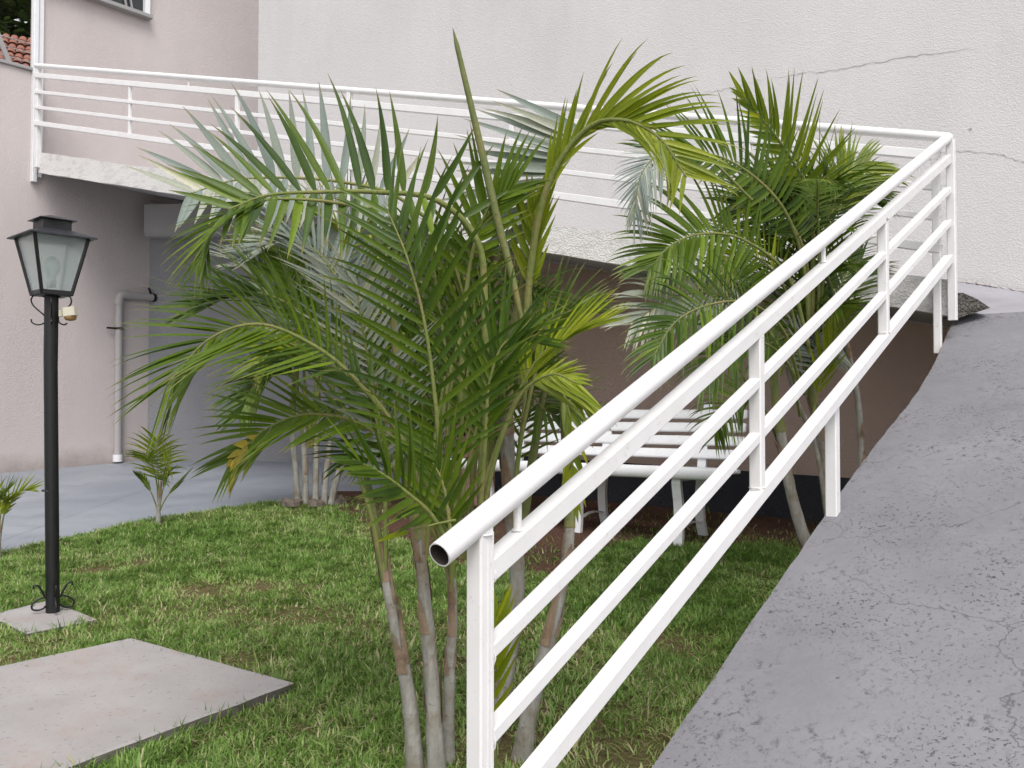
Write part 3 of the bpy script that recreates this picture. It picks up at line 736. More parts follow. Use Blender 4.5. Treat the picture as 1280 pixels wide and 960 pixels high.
# ------------------------------------------------------------------ drain pipe on the pink wall
d0 = onp(147, 566, .05); dp = thing('drain_pipe', (d0.x, d0.y, gz(d0.y)), 'grey vertical drain pipe with an elbow on the pink wall', 'pipe')
dz1 = onp(150, 368, .05).z
el = cr([V((d0.x, d0.y, dz1-.12)), V((d0.x, d0.y, dz1-.06)), V((d0.x, d0.y, dz1-.02))+pd*.02, V((d0.x, d0.y, dz1))+pd*.06, V((d0.x, d0.y, dz1))+pd*.12], 14)
mb = MB(); mb.tube([V((d0.x, d0.y, gz(d0.y)+.07)), V((d0.x, d0.y, dz1-.12))], .042, 14); mb.build('downpipe', M['grey_pvc'], dp, smooth=True)
mb = MB(); mb.tube(el, .05, 14); mb.build('elbow', M['grey_pvc'], dp, smooth=True)
mb = MB(); mb.tube([el[-1], el[-1]+pd*.42], .042, 14); mb.build('inlet_pipe', M['grey_pvc'], dp, smooth=True)
mb = MB(); zc = onp(147, 411).z; mb.tube([V((d0.x, d0.y, zc-.012)), V((d0.x, d0.y, zc+.012))], .048, 14); mb.bar(V((d0.x, d0.y, zc))-pd*.14, V((d0.x, d0.y, zc))-pd*.04, .02, .02); mb.build('clamp', M['black_metal'], dp)
mb = MB(); p_ = el[-1]+pd*.28; mb.tube([p_, p_+pd*.03], .05, 14); mb.bar(p_+Z*.0, p_+Z*.11-pd*.05, .012, .02); mb.build('clamp', M['black_metal'], dp)
mb = MB(); mb.tube([V((d0.x, d0.y, gz(d0.y)+.0)), V((d0.x, d0.y, gz(d0.y)+.08))], .052, 14); mb.build('socket', M['bench_white'], dp, smooth=True)

# ------------------------------------------------------------------ bench
bf = G(848, 683); bd = V((-.835, .55, 0)).normalized(); bn = V((bd.y, -bd.x, 0))
if bn.y < 0: bn = -bn                                  # bn points to the back of the bench
bench = thing('garden_bench', (bf.x, bf.y, bf.z), 'white slatted metal garden bench against the brown wall', 'bench')
seatz = P(870, 588, bf.y).z; o0 = V((bf.x, bf.y, 0)); LEN = 2.02; e_r = -.24
zt0 = seatz-.0
def rounded_slat(p0, p1, w, h, up):
    mb = MB(); p0 = V(p0); p1 = V(p1); t = (p1-p0).normalized(); s = t.cross(up).normalized(); u = s.cross(t)
    pr = [(w/2*math.copysign(abs(math.cos(a))**.6, math.cos(a)), h/2*math.copysign(abs(math.sin(a))**.6, math.sin(a))) for a in [k*math.pi/6+.01 for k in range(12)]]
    st = [(0, .8), (.012, 1), ((p1-p0).length-.012, 1), ((p1-p0).length, .8)]
    vs = [p0+t*l+s*a*f+u*b*f for l, f in st for a, b in pr]
    mb.add(vs, [[i*12+k, i*12+(k+1) % 12, (i+1)*12+(k+1) % 12, (i+1)*12+k] for i in range(3) for k in range(12)]+[list(range(12))[::-1], list(range(36, 48))]); return mb
gslope = 0.0
for k in range(5):
    a = o0+bd*e_r*.0-bd*.28+bn*(-.04+.088*k)+Z*(zt0-.0-.014*k*.3 if k else zt0-.012)
    rounded_slat(a, a+bd*LEN, .085, .08 if k == 0 else .028, Z).build('seat_slat', M['bench_white'], bench, smooth=True)
bup = (Z*.93+bn*.36).normalized()
for k in range(4):
    a = o0-bd*.28+bn*(.40+.03*k)+Z*(zt0+.085+.087*k)
    rounded_slat(a, a+bd*LEN, .068, .026, bup.cross(bd).normalized()*-1).build('back_slat', M['bench_white'], bench, smooth=True)
for s_ in (.0, .72, 1.44):
    b0 = o0+bd*s_; fr = MB(); g_ = gz(b0.y)
    def q_(f, z): return b0+bn*f+Z*(g_+z)
    H = zt0-g_
    leg = MB(); 
    pts = cr([q_(-.0, 0), q_(.015, .12), q_(.01, .26), q_(-.02, H-.07), q_(.02, H-.03)], 12)
    for i in range(len(pts)-1): pass
    def strap(mb, pts, w=.058, th=.034):
        vs = []
        for i, p in enumerate(pts):
            t = (pts[min(i+1, len(pts)-1)]-pts[max(i-1, 0)]).normalized(); n = t.cross(bd).normalized()
            vs += [p+bd*w/2+n*th/2, p-bd*w/2+n*th/2, p-bd*w/2-n*th/2, p+bd*w/2-n*th/2]
        m_ = len(pts); mb.add(vs, [[i*4+k, i*4+(k+1) % 4, (i+1)*4+(k+1) % 4, (i+1)*4+k] for i in range(m_-1) for k in range(4)]+[[3, 2, 1, 0], [(m_-1)*4+k for k in range(4)]]); return mb
    strap(leg, pts).build('leg', M['bench_white'], bench)
    leg = MB(); strap(leg, cr([q_(.42, 0), q_(.37, .12), q_(.36, .28), q_(.40, H), q_(.43, H+.12), q_(.53, H+.42)], 16)).build('leg', M['bench_white'], bench)
    leg = MB(); strap(leg, cr([q_(0, H-.05), q_(.2, H-.055), q_(.38, H-.06)], 6), .03).build('seat_bearer', M['bench_white'], bench)
    leg = MB(); strap(leg, cr([q_(.02, .10), q_(.2, .13), q_(.38, .11)], 6), .02, .012).build('brace', M['bench_white'], bench)

# ------------------------------------------------------------------ palms
LEAFN = [0]
def frond_geo(pts, Lm, n, U, start=.3, ang=(70, 30), lift=(15, 15), droop=.8, w=.016, scale=(1, 1), flip=(0, 0), tipfrac=.45, seg=9, jitter=.12, basef=.6, rr=.007, twist=(0, 0), fused=0):
    """returns rachis MB data and list of leaflet (verts, faces, tint, tip)"""
    C = cr(pts, 60); m = len(C); U = V(U).normalized(); D = V((0, 0, -1)); out = []
    for side in (0, 1):
        sg = 1 if side else -1
        if scale[side] <= 0: continue
        for i in range(n):
            s = start+(1-start)*((i+.5+random.uniform(-.2, .2))/n); s = min(.999, s); k = s*(m-1); a = int(k); b = min(a+1, m-1)
            p = C[a].lerp(C[b], k-a); T = (C[min(a+2, m-1)]-C[max(a-2, 0)]).normalized()
            Nn = (U-T*U.dot(T)); Nn = Nn.normalized() if Nn.length > .02 else T.orthogonal().normalized()
            Sx = T.cross(Nn).normalized()*sg; x = (s-start)/(1-start)
            al = math.radians(ang[0]+(ang[1]-ang[0])*x+random.uniform(-6, 6)); be = math.radians(lift[side]+random.uniform(-7, 7))
            d = (T*math.cos(al)+(Sx*math.cos(be)+Nn*math.sin(be))*math.sin(al)).normalized()
            pf = basef+(1-basef)*min(1, x/.3) if x < .3 else (1-(1-tipfrac)*((x-.3)/.7)**1.6)
            ll = Lm*pf*scale[side]*random.uniform(1-jitter, 1+jitter*.6); ww = w*(.75+.35*pf)*random.uniform(.85, 1.12)
            dr = droop*random.uniform(.7, 1.35); cv = T*random.uniform(.2, 1.1)+Sx*random.uniform(-.5, .5); vs = []; q = p.copy()
            tw = math.radians(twist[side]+random.uniform(-12, 12)); tip = []
            for j in range(seg+1):
                u = j/seg; nb = (Nn-d*Nn.dot(d))
                if nb.length < .05: nb = Sx.cross(d)
                nb.normalize(); wd = d.cross(nb).normalized()*sg
                if tw: nb2 = nb*math.cos(tw)+wd*math.sin(tw); wd = wd*math.cos(tw)-nb*math.sin(tw); nb = nb2
                prof = min(1, .35+u*5)*(1-max(0, (u-.28)/.72)**1.25)**.9; prof = max(prof, .03); h = ww/2*prof
                vs += [q+wd*h+nb*h*.28, q-nb*h*.10, q-wd*h+nb*h*.28]; tip += [u]*3
                q = q+d*(ll/seg); d = (d+D*(dr*ll*1.9/seg*(.15+u*u*3.4))+cv*(ll/seg*(.3+u))).normalized()
            fs = []
            for j in range(seg):
                for k2 in (0, 1):
                    f = [j*3+k2, j*3+k2+1, (j+1)*3+k2+1, (j+1)*3+k2]
                    if (sg > 0) ^ bool(flip[side]): f = f[::-1]
                    fs.append(f)
            out.append((vs, fs, random.random()**2.2*.55 if random.random() > .04 else 1.0, tip))
    return C, out
def set_attr(me, name, vals):
    a = me.attributes.new(name, 'FLOAT', 'POINT'); a.data.foreach_set('value', vals)
def frond(parent, pts, Lm, n=34, U=(0, -1, .4), mat='leaf', sep=False, rr=.008, name='frond', **kw):
    C, lf = frond_geo(pts, Lm, n, U, **kw); fo = random.uniform(-.1, .32); lf = [(a, b, min(1, max(0, c+fo)), d) for a, b, c, d in lf]
    rad = [rr*(1-.78*i/(len(C)-1)) for i in range(len(C))]; mb = MB(); mb.tube(C, rad, 7, mi=0); nv = len(mb.v)
    if not sep:
        ta = [0.]*nv; tp = [0.]*nv
        for vs, fs, tn, tip in lf:
            mb.add(vs, fs, 1); ta += [tn]*len(vs); tp += tip
        o = mb.build(name, [M['rachis'], M[mat]], parent, smooth=True); set_attr(o.data, 'tint', ta); set_attr(o.data, 'tip', tp); return o
    o = mb.build(name, [M['rachis']], parent, smooth=True)
    for vs, fs, tn, tip in lf:
        l = MB(); l.add(vs, fs); lo_ = l.build('leaflet', M[mat], o, smooth=True); set_attr(lo_.data, 'tint', [tn]*len(vs)); set_attr(lo_.data, 'tip', tip)
    return o
def trunk(parent, pts, r0, r1, green=.55, sheaths=3, name='trunk'):
    r0 *= .9
    n = 46; C = cr(pts, n); mb = MB(); rad = []
    for i in range(n):
        s = i/(n-1); base = r1+(r0-r1)*(1-s)**1.8; ringv = .06*base*(1 if (i % 5) == 0 else 0)
        bulge = .25*r0*math.exp(-((s)/.06)**2)
        rad.append(base+ringv+bulge+base*.05*noise.noise(C[i]*14))
    k = max(2, int(green*n)); mb.tube(C[:k+1], rad[:k+1], 12, mi=0); o = mb.build(name, M['bark'], parent, smooth=True)
    if green < .98:
        mb = MB(); rr2 = [rad[k]*1.12*(1-.55*(j/(n-k))) for j in range(n-k)]; mb.tube(C[k:], rr2, 10); mb.build('crownshaft', M['crownshaft'], parent, smooth=True)
    for j in range(sheaths+(2 if green < .95 else 0)):
        s = int((.25+.72*random.random())*k) if j < sheaths else k-random.choice((2, 3, 4)); p = C[s]; t = (C[min(s+2, n-1)]-C[s-2]).normalized(); a0 = random.uniform(0, 6.28); r = rad[s]*1.10
        x = t.orthogonal().normalized(); y = t.cross(x); vs = []; H = random.uniform(.06, .2)*r0/.027; cols = 5; rows_ = 5
        for i in range(rows_+1):
            f = i/rows_; rr3 = r*(1+.10*f+.55*max(0, f-.5)**2*2)
            span = 1.1*(1-f**1.3*.95)
            for c_ in range(cols+1):
                a = a0+span*(c_/cols-.5)*1.6; vs.append(p+t*(H*f)+(x*math.cos(a)+y*math.sin(a))*rr3*random.uniform(.98, 1.04))
        mb = MB(); mb.add(vs, [[i*(cols+1)+c_, i*(cols+1)+c_+1, (i+1)*(cols+1)+c_+1, (i+1)*(cols+1)+c_] for i in range(rows_) for c_ in range(cols)]); mb.build('leaf_sheath', M['sheath'], o, smooth=True)
    return o
def px(*l): return [P(u, v, y) for u, v, y in l]

# ---- near clump
nb0 = G(600, 955); near = thing('palm_clump', (nb0.x, nb0.y, gz(nb0.y)), 'large multi-stemmed palm clump directly behind the near railing post', 'palm', 'clustered palms of the garden bed')
def gpx(u, y): return P(u, 0, y).x
def base(u, y):
    p = P(u, 700, y); return V((p.x, p.y, gz(y)-.05))
trunk(near, [base(522, 2.62), P(512, 880, 2.62), P(490, 760, 2.62), P(470, 660, 2.66), P(452, 560, 2.75)], .030, .012, .62, 5)
trunk(near, [base(548, 2.60), P(540, 860, 2.62), P(530, 740, 2.62), P(520, 650, 2.62), P(500, 500, 2.60), P(490, 360, 2.58)], .029, .013, .55, 6)
trunk(near, [base(560, 2.72), P(562, 850, 2.72), P(566, 760, 2.74), P(560, 660, 2.75), P(545, 520, 2.75)], .022, .011, .6, 4)
trunk(near, [base(606, 2.85), P(622, 900, 2.85), P(646, 740, 2.86), P(636, 600, 2.84), P(634, 470, 2.8), P(660, 330, 2.75)], .030, .022, .72, 5)
trunk(near, [base(650, 2.75), P(664, 880, 2.75), P(694, 770, 2.78), P(712, 660, 2.85), P(706, 540, 2.9), P(700, 450, 2.9)], .034, .013, .60, 4)
trunk(near, [base(628, 3.05), P(634, 860, 3.05), P(648, 700, 3.05), P(668, 560, 3.02), P(690, 440, 3.0)], .027, .013, .55, 3)
# spear (unopened frond)
mb = MB(); C = cr(px((656, 420, 2.62), (640, 345, 2.6), (622, 275, 2.58), (600, 180, 2.55), (566, 35, 2.5)), 30)
mb.tube(C, [.006+.007*math.sin(min(1, i/20)*math.pi*.5)*(1-(i/29)**3)-.0 if i < 29 else .0008 for i in range(30)], 8); mb.build('spear_leaf', M['crownshaft'], near, smooth=True)

# big arching frond to the upper right: bundled blades on one side, a silver fan on the other
frond(near, px((650, 480, 2.72), (668, 300, 2.65), (694, 212, 2.6), (735, 160, 2.55), (778, 150, 2.48), (824, 172, 2.42), (858, 222, 2.4)), .285, 32, (-.15, -1, .1), 'leaf_bright', sep=True, start=.26, ang=(14, 40), lift=(10, 0), droop=.9, scale=(1.0, .7), w=.015, tipfrac=.55, rr=.012)
frond(near, px((664, 400, 2.76), (676, 290, 2.72), (694, 215, 2.70), (730, 162, 2.7)), .34, 18, (-.2, -1, .1), 'leaf_pale', start=.34, ang=(125, 100), lift=(8, 5), droop=.25, scale=(1, 0), w=.027, tipfrac=.85)
# frond arching left with upright blades
frond(near, px((606, 520, 2.62), (606, 380, 2.6), (596, 300, 2.57), (545, 250, 2.52), (470, 240, 2.45), (400, 240, 2.40), (335, 244, 2.34), (285, 262, 2.3)), .33, 18, (.0, -1, .35), 'leaf', sep=True, start=.34, ang=(104, 46), lift=(12, 12), droop=.18, scale=(.8, 1.0), w=.022, tipfrac=.5, rr=.012)
frond(near, px((575, 520, 2.66), (580, 400, 2.64), (590, 320, 2.62), (610, 262, 2.6), (640, 235, 2.58)), .26, 13, (.0, -1, .35), 'leaf', start=.4, ang=(60, 20), lift=(12, 12), droop=.6, scale=(1, .7), w=.018, tipfrac=.7, rr=.010)
# grey-green frond behind, reaching left
frond(near, px((590, 430, 2.95), (560, 310, 2.92), (500, 248, 2.9), (430, 228, 2.85), (350, 222, 2.8), (290, 226, 2.76), (235, 243, 2.72)), .31, 18, (.0, -1, .3), 'leaf_pale', sep=True, start=.34, ang=(104, 50), lift=(10, 10), droop=.1, scale=(.7, 1.), w=.026, tipfrac=.7)
# tip hanging left
frond(near, px((470, 262, 2.42), (390, 250, 2.36), (320, 252, 2.33), (270, 280, 2.3), (246, 335, 2.28)), .2, 22, (-.2, -.6, .8), 'leaf', start=.42, ang=(50, 20), lift=(0, 5), droop=.9, w=.010, rr=.005)
# centre frond facing us
frond(near, px((556, 660, 2.42), (550, 570, 2.4), (543, 490, 2.37), (530, 400, 2.34), (510, 325, 2.32), (484, 262, 2.35)), .37, 22, (-.1, -1, .25), 'leaf', sep=True, start=.14, ang=(58, 34), lift=(12, 12), droop=1.0, scale=(.85, 1.05), w=.0145, tipfrac=.55)
# second facing frond, left
frond(near, px((490, 620, 2.6), (474, 545, 2.6), (462, 460, 2.6), (450, 390, 2.6), (447, 350, 2.6)), .30, 26, (-.15, -1, .1), 'leaf_pale', start=.1, ang=(66, 32), lift=(8, 8), droop=.3, w=.011, scale=(1., .95), rr=.006)
frond(near, px((500, 620, 2.7), (480, 520, 2.75), (445, 400, 2.75), (405, 325, 2.75), (365, 300, 2.72), (322, 312, 2.7)), .27, 30, (.2, -.6, .8), 'leaf_pale', start=.38, ang=(60, 25), lift=(15, 15), droop=.6, w=.012)
# long left frond
frond(near, px((560, 660, 2.6), (510, 560, 2.55), (440, 470, 2.45), (380, 425, 2.4), (320, 405, 2.35), (260, 425, 2.32), (208, 482, 2.3)), .34, 38, (.12, -.40, .9), 'leaf', sep=True, start=.36, ang=(60, 20), lift=(-35, 30), droop=.55, w=.0115, tipfrac=.55)
frond(near, px((540, 640, 2.7), (490, 530, 2.7), (420, 430, 2.65), (350, 375, 2.6), (300, 368, 2.58), (240, 385, 2.56)), .28, 32, (.2, -.5, .85), 'leaf', start=.34, ang=(55, 25), lift=(8, 15), droop=.45, w=.013)
# low left frond with yellowing tip
frond(near, px((560, 700, 2.7), (520, 600, 2.65), (460, 535, 2.6), (390, 518, 2.55), (335, 535, 2.5), (290, 575, 2.48)), .27, 22, (.1, -.5, .85), 'leaf', start=.36, ang=(60, 22), lift=(-5, 15), droop=.45, w=.016)
frond(near, px((345, 540, 2.50), (310, 556, 2.48), (290, 580, 2.47)), .16, 4, (.1, -.9, .4), 'leaf_yellow', start=.2, ang=(45, 20), lift=(-10, 0), droop=1.4, w=.020, rr=.003, scale=(1, .3))
frond(near, px((560, 660, 2.5), (520, 580, 2.5), (470, 500, 2.5), (410, 455, 2.5), (350, 450, 2.5)), .22, 16, (.1, -.6, .8), 'leaf', start=.35, ang=(55, 25), lift=(10, 10), droop=.7, w=.013)
# low frond towards us at the left of the post
frond(near, px((566, 690, 2.35), (540, 645, 2.3), (510, 617, 2.25), (477, 592, 2.2), (440, 573, 2.15)), .21, 15, (.0, -.75, .7), 'leaf', sep=True, start=.2, ang=(64, 20), lift=(5, 35), droop=.3, w=.016, scale=(.95, 1.15))
frond(near, px((566, 700, 2.4), (562, 650, 2.4), (552, 600, 2.4), (530, 560, 2.4)), .24, 11, (-.3, -.8, .5), 'leaf', start=.15, ang=(50, 20), lift=(5, 20), droop=.2, w=.015)
# single low leaflet reaching left
frond(near, px((570, 650, 2.3), (545, 655, 2.3), (520, 662, 2.28), (505, 666, 2.25)), .14, 1, (0, -.7, .7), 'leaf_bright', start=.8, ang=(5, 5), lift=(0, 0), droop=.2, w=.022, rr=.004, scale=(1, 0))
# right-hand fronds
frond(near, px((600, 620, 2.6), (640, 510, 2.6), (672, 450, 2.6), (710, 420, 2.58), (748, 405, 2.55)), .24, 22, (-.2, -.6, .8), 'leaf_bright', start=.34, ang=(44, 18), lift=(5, 20), droop=.3, w=.011)
frond(near, px((640, 640, 2.9), (652, 540, 2.9), (662, 450, 2.9), (690, 400, 2.9), (725, 385, 2.9)), .28, 24, (-.2, -.7, .7), 'leaf', start=.38, ang=(50, 25), lift=(10, 10), droop=.5, w=.013)
frond(near, px((600, 640, 2.52), (606, 560, 2.5), (612, 480, 2.48), (630, 430, 2.46), (660, 420, 2.44)), .28, 16, (-.3, -.8, .5), 'leaf', start=.3, ang=(50, 25), lift=(5, 15), droop=.4, w=.016)
frond(near, px((600, 660, 2.55), (620, 570, 2.5), (650, 495, 2.45), (688, 468, 2.4), (720, 478, 2.38)), .2, 24, (0, -.8, .6), 'leaf_bright', start=.6, ang=(60, 22), lift=(-30, -30), droop=1.1, w=.012, scale=(.5, 1.1))
frond(near, px((700, 480, 2.9), (712, 520, 2.85), (716, 580, 2.85), (718, 630, 2.85)), .16, 7, (0, -1, .2), 'leaf_bright', start=.1, ang=(22, 10), lift=(0, 0), droop=.6, w=.02, rr=.005)
frond(near, px((650, 450, 3.0), (662, 485, 3.0), (680, 512, 3.0), (698, 520, 3.0)), .16, 11, (0, -1, .3), 'leaf', start=.2, ang=(60, 30), lift=(0, 0), droop=1.6, w=.012, rr=.005)
# upright blades right of the trunk
frond(near, px((655, 500, 2.7), (662, 400, 2.7), (664, 310, 2.68), (668, 255, 2.66)), .2, 9, (-.3, -.9, .2), 'leaf_bright', start=.45, ang=(30, 12), lift=(5, 5), droop=.1, w=.020)
# shoot behind the near post
frond(near, px((620, 960, 2.6), (616, 890, 2.55), (618, 820, 2.5), (622, 770, 2.5)), .2, 9, (.2, -1, .2), 'leaf_bright', start=.3, ang=(30, 10), lift=(5, 5), droop=.1, w=.018, rr=.005)
# inner fronds
for k, (u0, u1, v1, u2, v2, yy) in enumerate([(560, 560, 470, 585, 350, 2.8), (600, 625, 430, 655, 360, 2.85), (580, 560, 410, 535, 300, 2.95), (560, 520, 550, 450, 500, 2.85), (590, 590, 430, 600, 320, 3.0), (560, 530, 580, 470, 560, 2.8), (600, 600, 520, 620, 450, 2.75), (570, 540, 520, 500, 430, 3.0), (590, 570, 500, 520, 400, 3.1), (600, 610, 520, 650, 440, 3.1), (560, 540, 480, 480, 420, 3.15), (600, 640, 540, 690, 500, 3.1), (580, 600, 450, 560, 350, 3.15), (580, 570, 560, 520, 480, 3.0)]):
    frond(near, px((u0, 700, yy), (u1, v1+60, yy), ((u1*.6+u2*.4), v1-20, yy+.02), (u2, v2, yy-.05), (u2+(u2-u1)*.6, v2+10, yy-.1)), .26, 20, (random.uniform(-.3, .3), -.7, .7), 'leaf', start=.3, ang=(50, 20), lift=(10, 10), droop=.7, w=.0105)
# bare petioles standing between the stems
for u0, v0, u1, v1, yy in ((482, 700, 440, 570, 2.62), (482, 690, 482, 560, 2.62), (526, 700, 500, 580, 2.62), (526, 690, 545, 540, 2.62), (563, 690, 578, 520, 2.73), (563, 700, 590, 560, 2.73), (528, 700, 560, 480, 2.62), (640, 600, 668, 470, 2.8), (600, 700, 615, 500, 2.85)):
    mb = MB(); mb.tube(cr(px((u0, v0+40, yy), (u0*.6+u1*.4, v0*.6+v1*.4, yy), (u1, v1, yy), (u1+(u1-u0)*.6, v1-70, yy))  , 16), [.004+.0016*min(i, 3)-.0003*i for i in range(16)], 7); mb.build('petiole', M['rachis'], near, smooth=True)

# ---- right clump
rb0 = G(1032, 742); rp = thing('palm_clump', (rb0.x, rb0.y, gz(rb0.y)), 'palm clump behind the middle of the railing, right of the bench', 'palm', 'clustered palms of the garden bed')
YR = rb0.y
trunk(rp, [base(1040, YR), P(1012, 690, YR), P(990, 620, YR), P(976, 540, YR), P(968, 480, YR), P(965, 400, YR)], .040, .022, .6, 3)
trunk(rp, [base(1052, YR+.22), P(1036, 640, YR+.22), P(1028, 560, YR+.2), P(1012, 480, YR+.15), P(1006, 380, YR+.08), P(1002, 300, YR)], .034, .017, .5, 4)
trunk(rp, [base(1085, YR+.2), P(1078, 600, YR+.2), P(1072, 500, YR+.2), P(1052, 410, YR+.1), P(1030, 330, YR)], .022, .015, .7, 5)
trunk(rp, [base(1046, YR+.1), P(1022, 570, YR+.1), P(992, 490, YR+.1), P(975, 420, YR)], .015, .011, .9, 1)
E = YR
FU = (0, -1, .25)
frond(rp, px((1014, 420, E), (1016, 310, E), (1010, 240, E-.1), (990, 200, E-.2), (962, 160, E-.3), (926, 118, E-.35)), 0.420, 26, (-.2, -1, .2), 'leaf_bright', start=.34, ang=(68, 14), lift=(8, 8), droop=0.58, w=0.0235, scale=(.55, .95), rr=0.0151, tipfrac=.32)
frond(rp, px((1012, 420, E-.1), (1004, 330, E-.2), (980, 262, E-.3), (935, 215, E-.4), (885, 192, E-.5), (830, 196, E-.6)), 0.386, 30, FU, 'leaf', start=.34, ang=(84, 26), lift=(8, 8), droop=0.77, w=0.0221, scale=(.7, 1.), rr=0.0109, tipfrac=.6)
frond(rp, px((940, 250, E-.5), (885, 198, E-.6), (838, 186, E-.65), (803, 215, E-.7), (792, 272, E-.7)), 0.302, 34, (-.3, -.9, .3), 'leaf_pale', start=.42, ang=(62, 12), lift=(0, 0), droop=1.30, w=0.0089, scale=(1, .6), rr=0.0067)
frond(rp, px((1010, 430, E-.2), (985, 345, E-.3), (930, 300, E-.4), (880, 292, E-.5), (840, 306, E-.6), (812, 335, E-.65)), 0.386, 34, FU, 'leaf', start=.34, ang=(78, 22), lift=(8, 8), droop=0.85, w=0.0221, rr=0.0101)
frond(rp, px((1020, 430, E), (1032, 320, E), (1038, 250, E+.02), (1058, 215, E+.04), (1084, 202, E+.06)), 0.386, 30, FU, 'leaf_bright', start=.42, ang=(64, 25), lift=(5, 5), droop=1.38, w=0.0152, scale=(.8, 1), rr=0.0101)
frond(rp, px((1020, 430, E), (1024, 340, E-.15), (1022, 262, E-.3), (1022, 232, E-.5), (1020, 224, E-.7)), 0.185, 24, (0, -.5, 1), 'leaf_bright', start=.4, ang=(65, 28), lift=(0, 0), droop=2.65, w=0.0089, rr=0.0084)
frond(rp, px((1015, 420, E+.1), (1030, 320, E+.1), (1046, 262, E+.12), (1062, 240, E+.14), (1084, 240, E+.16)), 0.370, 28, FU, 'leaf', start=.38, ang=(60, 25), lift=(5, 5), droop=1.45, w=0.0152, rr=0.0101)
frond(rp, px((1000, 480, E-.2), (980, 415, E-.4), (940, 380, E-.6), (890, 380, E-.8), (845, 402, E-1.), (815, 448, E-1.1)), 0.353, 32, FU, 'leaf', start=.36, ang=(66, 22), lift=(5, 5), droop=1.30, w=0.0152, rr=0.0084)
frond(rp, px((1000, 480, E-.1), (950, 400, E-.3), (895, 368, E-.5), (840, 372, E-.6), (790, 405, E-.7)), 0.353, 32, FU, 'leaf_pale', start=.36, ang=(66, 22), lift=(5, 5), droop=1.45, w=0.0152, rr=0.0084)
frond(rp, px((975, 470, E), (998, 430, E), (1022, 416, E+.05), (1045, 425, E+.1)), 0.336, 24, FU, 'leaf_pale', start=.08, ang=(80, 30), lift=(0, 0), droop=2.20, w=0.0152, rr=0.0067, scale=(.6, 1.))
frond(rp, px((1000, 520, E), (985, 455, E-.3), (945, 425, E-.6), (905, 438, E-.8), (875, 480, E-.9)), 0.319, 30, FU, 'leaf', start=.3, ang=(64, 22), lift=(0, 0), droop=2.05, w=0.0138, rr=0.0067)
frond(rp, px((1020, 470, E), (1038, 400, E+.1), (1054, 350, E+.15), (1076, 325, E+.2)), 0.353, 26, FU, 'leaf', start=.3, ang=(55, 25), lift=(5, 5), droop=1.15, w=0.0166, rr=0.0084)
frond(rp, px((1010, 560, E), (1020, 500, E), (1035, 440, E-.1), (1056, 390, E-.1)), 0.286, 16, FU, 'leaf_bright', start=.36, ang=(26, 10), lift=(5, 5), droop=0.55, w=0.0179, rr=0.0084)
frond(rp, px((975, 560, E+.1), (950, 500, E-.1), (925, 492, E-.2), (903, 515, E-.3), (893, 545, E-.3)), 0.252, 28, FU, 'leaf', start=.3, ang=(64, 25), lift=(0, 0), droop=2.35, w=0.0110, rr=0.0067)
frond(rp, px((1000, 450, E-.1), (985, 370, E-.2), (955, 328, E-.3), (922, 316, E-.4), (895, 340, E-.5)), 0.302, 30, FU, 'leaf_bright', start=.34, ang=(66, 25), lift=(0, 0), droop=1.60, w=0.0138, rr=0.0076)
frond(rp, px((1010, 450, E), (1010, 340, E-.1), (990, 280, E-.1), (955, 250, E-.1), (915, 255, E-.1)), 0.353, 30, FU, 'leaf', start=.38, ang=(70, 25), lift=(5, 5), droop=1.15, w=0.0179, rr=0.0092)
frond(rp, px((1010, 450, E+.1), (1018, 340, E+.1), (1005, 270, E+.1), (980, 235, E+.1), (945, 225, E+.1)), 0.353, 28, FU, 'leaf', start=.38, ang=(66, 25), lift=(5, 5), droop=1.00, w=0.0179, rr=0.0092)
for k, (u1, v1, u2, v2) in enumerate([(1000, 260, 975, 230), (1015, 270, 1030, 225), (975, 300, 930, 290), (990, 360, 940, 340), (1020, 390, 1036, 380), (1000, 420, 960, 430), (985, 335, 960, 280), (1010, 300, 1000, 240), (1005, 330, 985, 300), (1024, 320, 1034, 280), (985, 390, 950, 365), (1015, 350, 1040, 330)]):
    frond(rp, px((1010, 480, E+.1), (u1*.5+505, v1+70, E+.1), (u1, v1, E+.05), (u2, v2, E-.05), (u2*2-u1, v2+5, E-.15)), 0.40, 27, (random.uniform(-.3, .3), -.6, .7), 'leaf', start=.35, ang=(55, 25), lift=(10, 10), droop=1.00, w=0.0131, rr=0.0084)

# ---- rear small clump at the lawn edge
q0 = G(388, 632); sp = thing('palm_clump', (q0.x, q0.y, gz(q0.y)), 'slender palm clump at the far lawn edge beside the driveway', 'palm', 'clustered palms of the garden bed'); YS = q0.y
for u0, u1, v1 in ((372, 366, 500), (382, 380, 520), (394, 396, 500), (404, 414, 500), (412, 440, 490)):
    trunk(sp, [base(u0, YS), P(u0*.7+u1*.3, 600, YS), P(u1, 540, YS), P(u1+2, v1-40, YS)], .032, .022, .8, 1)
for k in range(14):
    mb = MB(); a = random.uniform(0, 6.28); r = random.uniform(.05, .28); c = V((q0.x+r*math.cos(a), q0.y+r*math.sin(a)*.6, gz(q0.y)+.02)); s_ = random.uniform(.03, .06)
    vs = [c+V((s_*math.sin(th)*math.cos(ph), s_*math.sin(th)*math.sin(ph), s_*.9*math.cos(th)))*random.uniform(.75, 1.2) for th in (.4, 1.1, 1.8) for ph in [j*math.pi/3 for j in range(6)]]
    mb.add(vs, [[i*6+j, i*6+(j+1) % 6, (i+1)*6+(j+1) % 6, (i+1)*6+j] for i in range(2) for j in range(6)]+[[0, 1, 2, 3, 4, 5]]); mb.build('root_stub', M['wood'], sp)
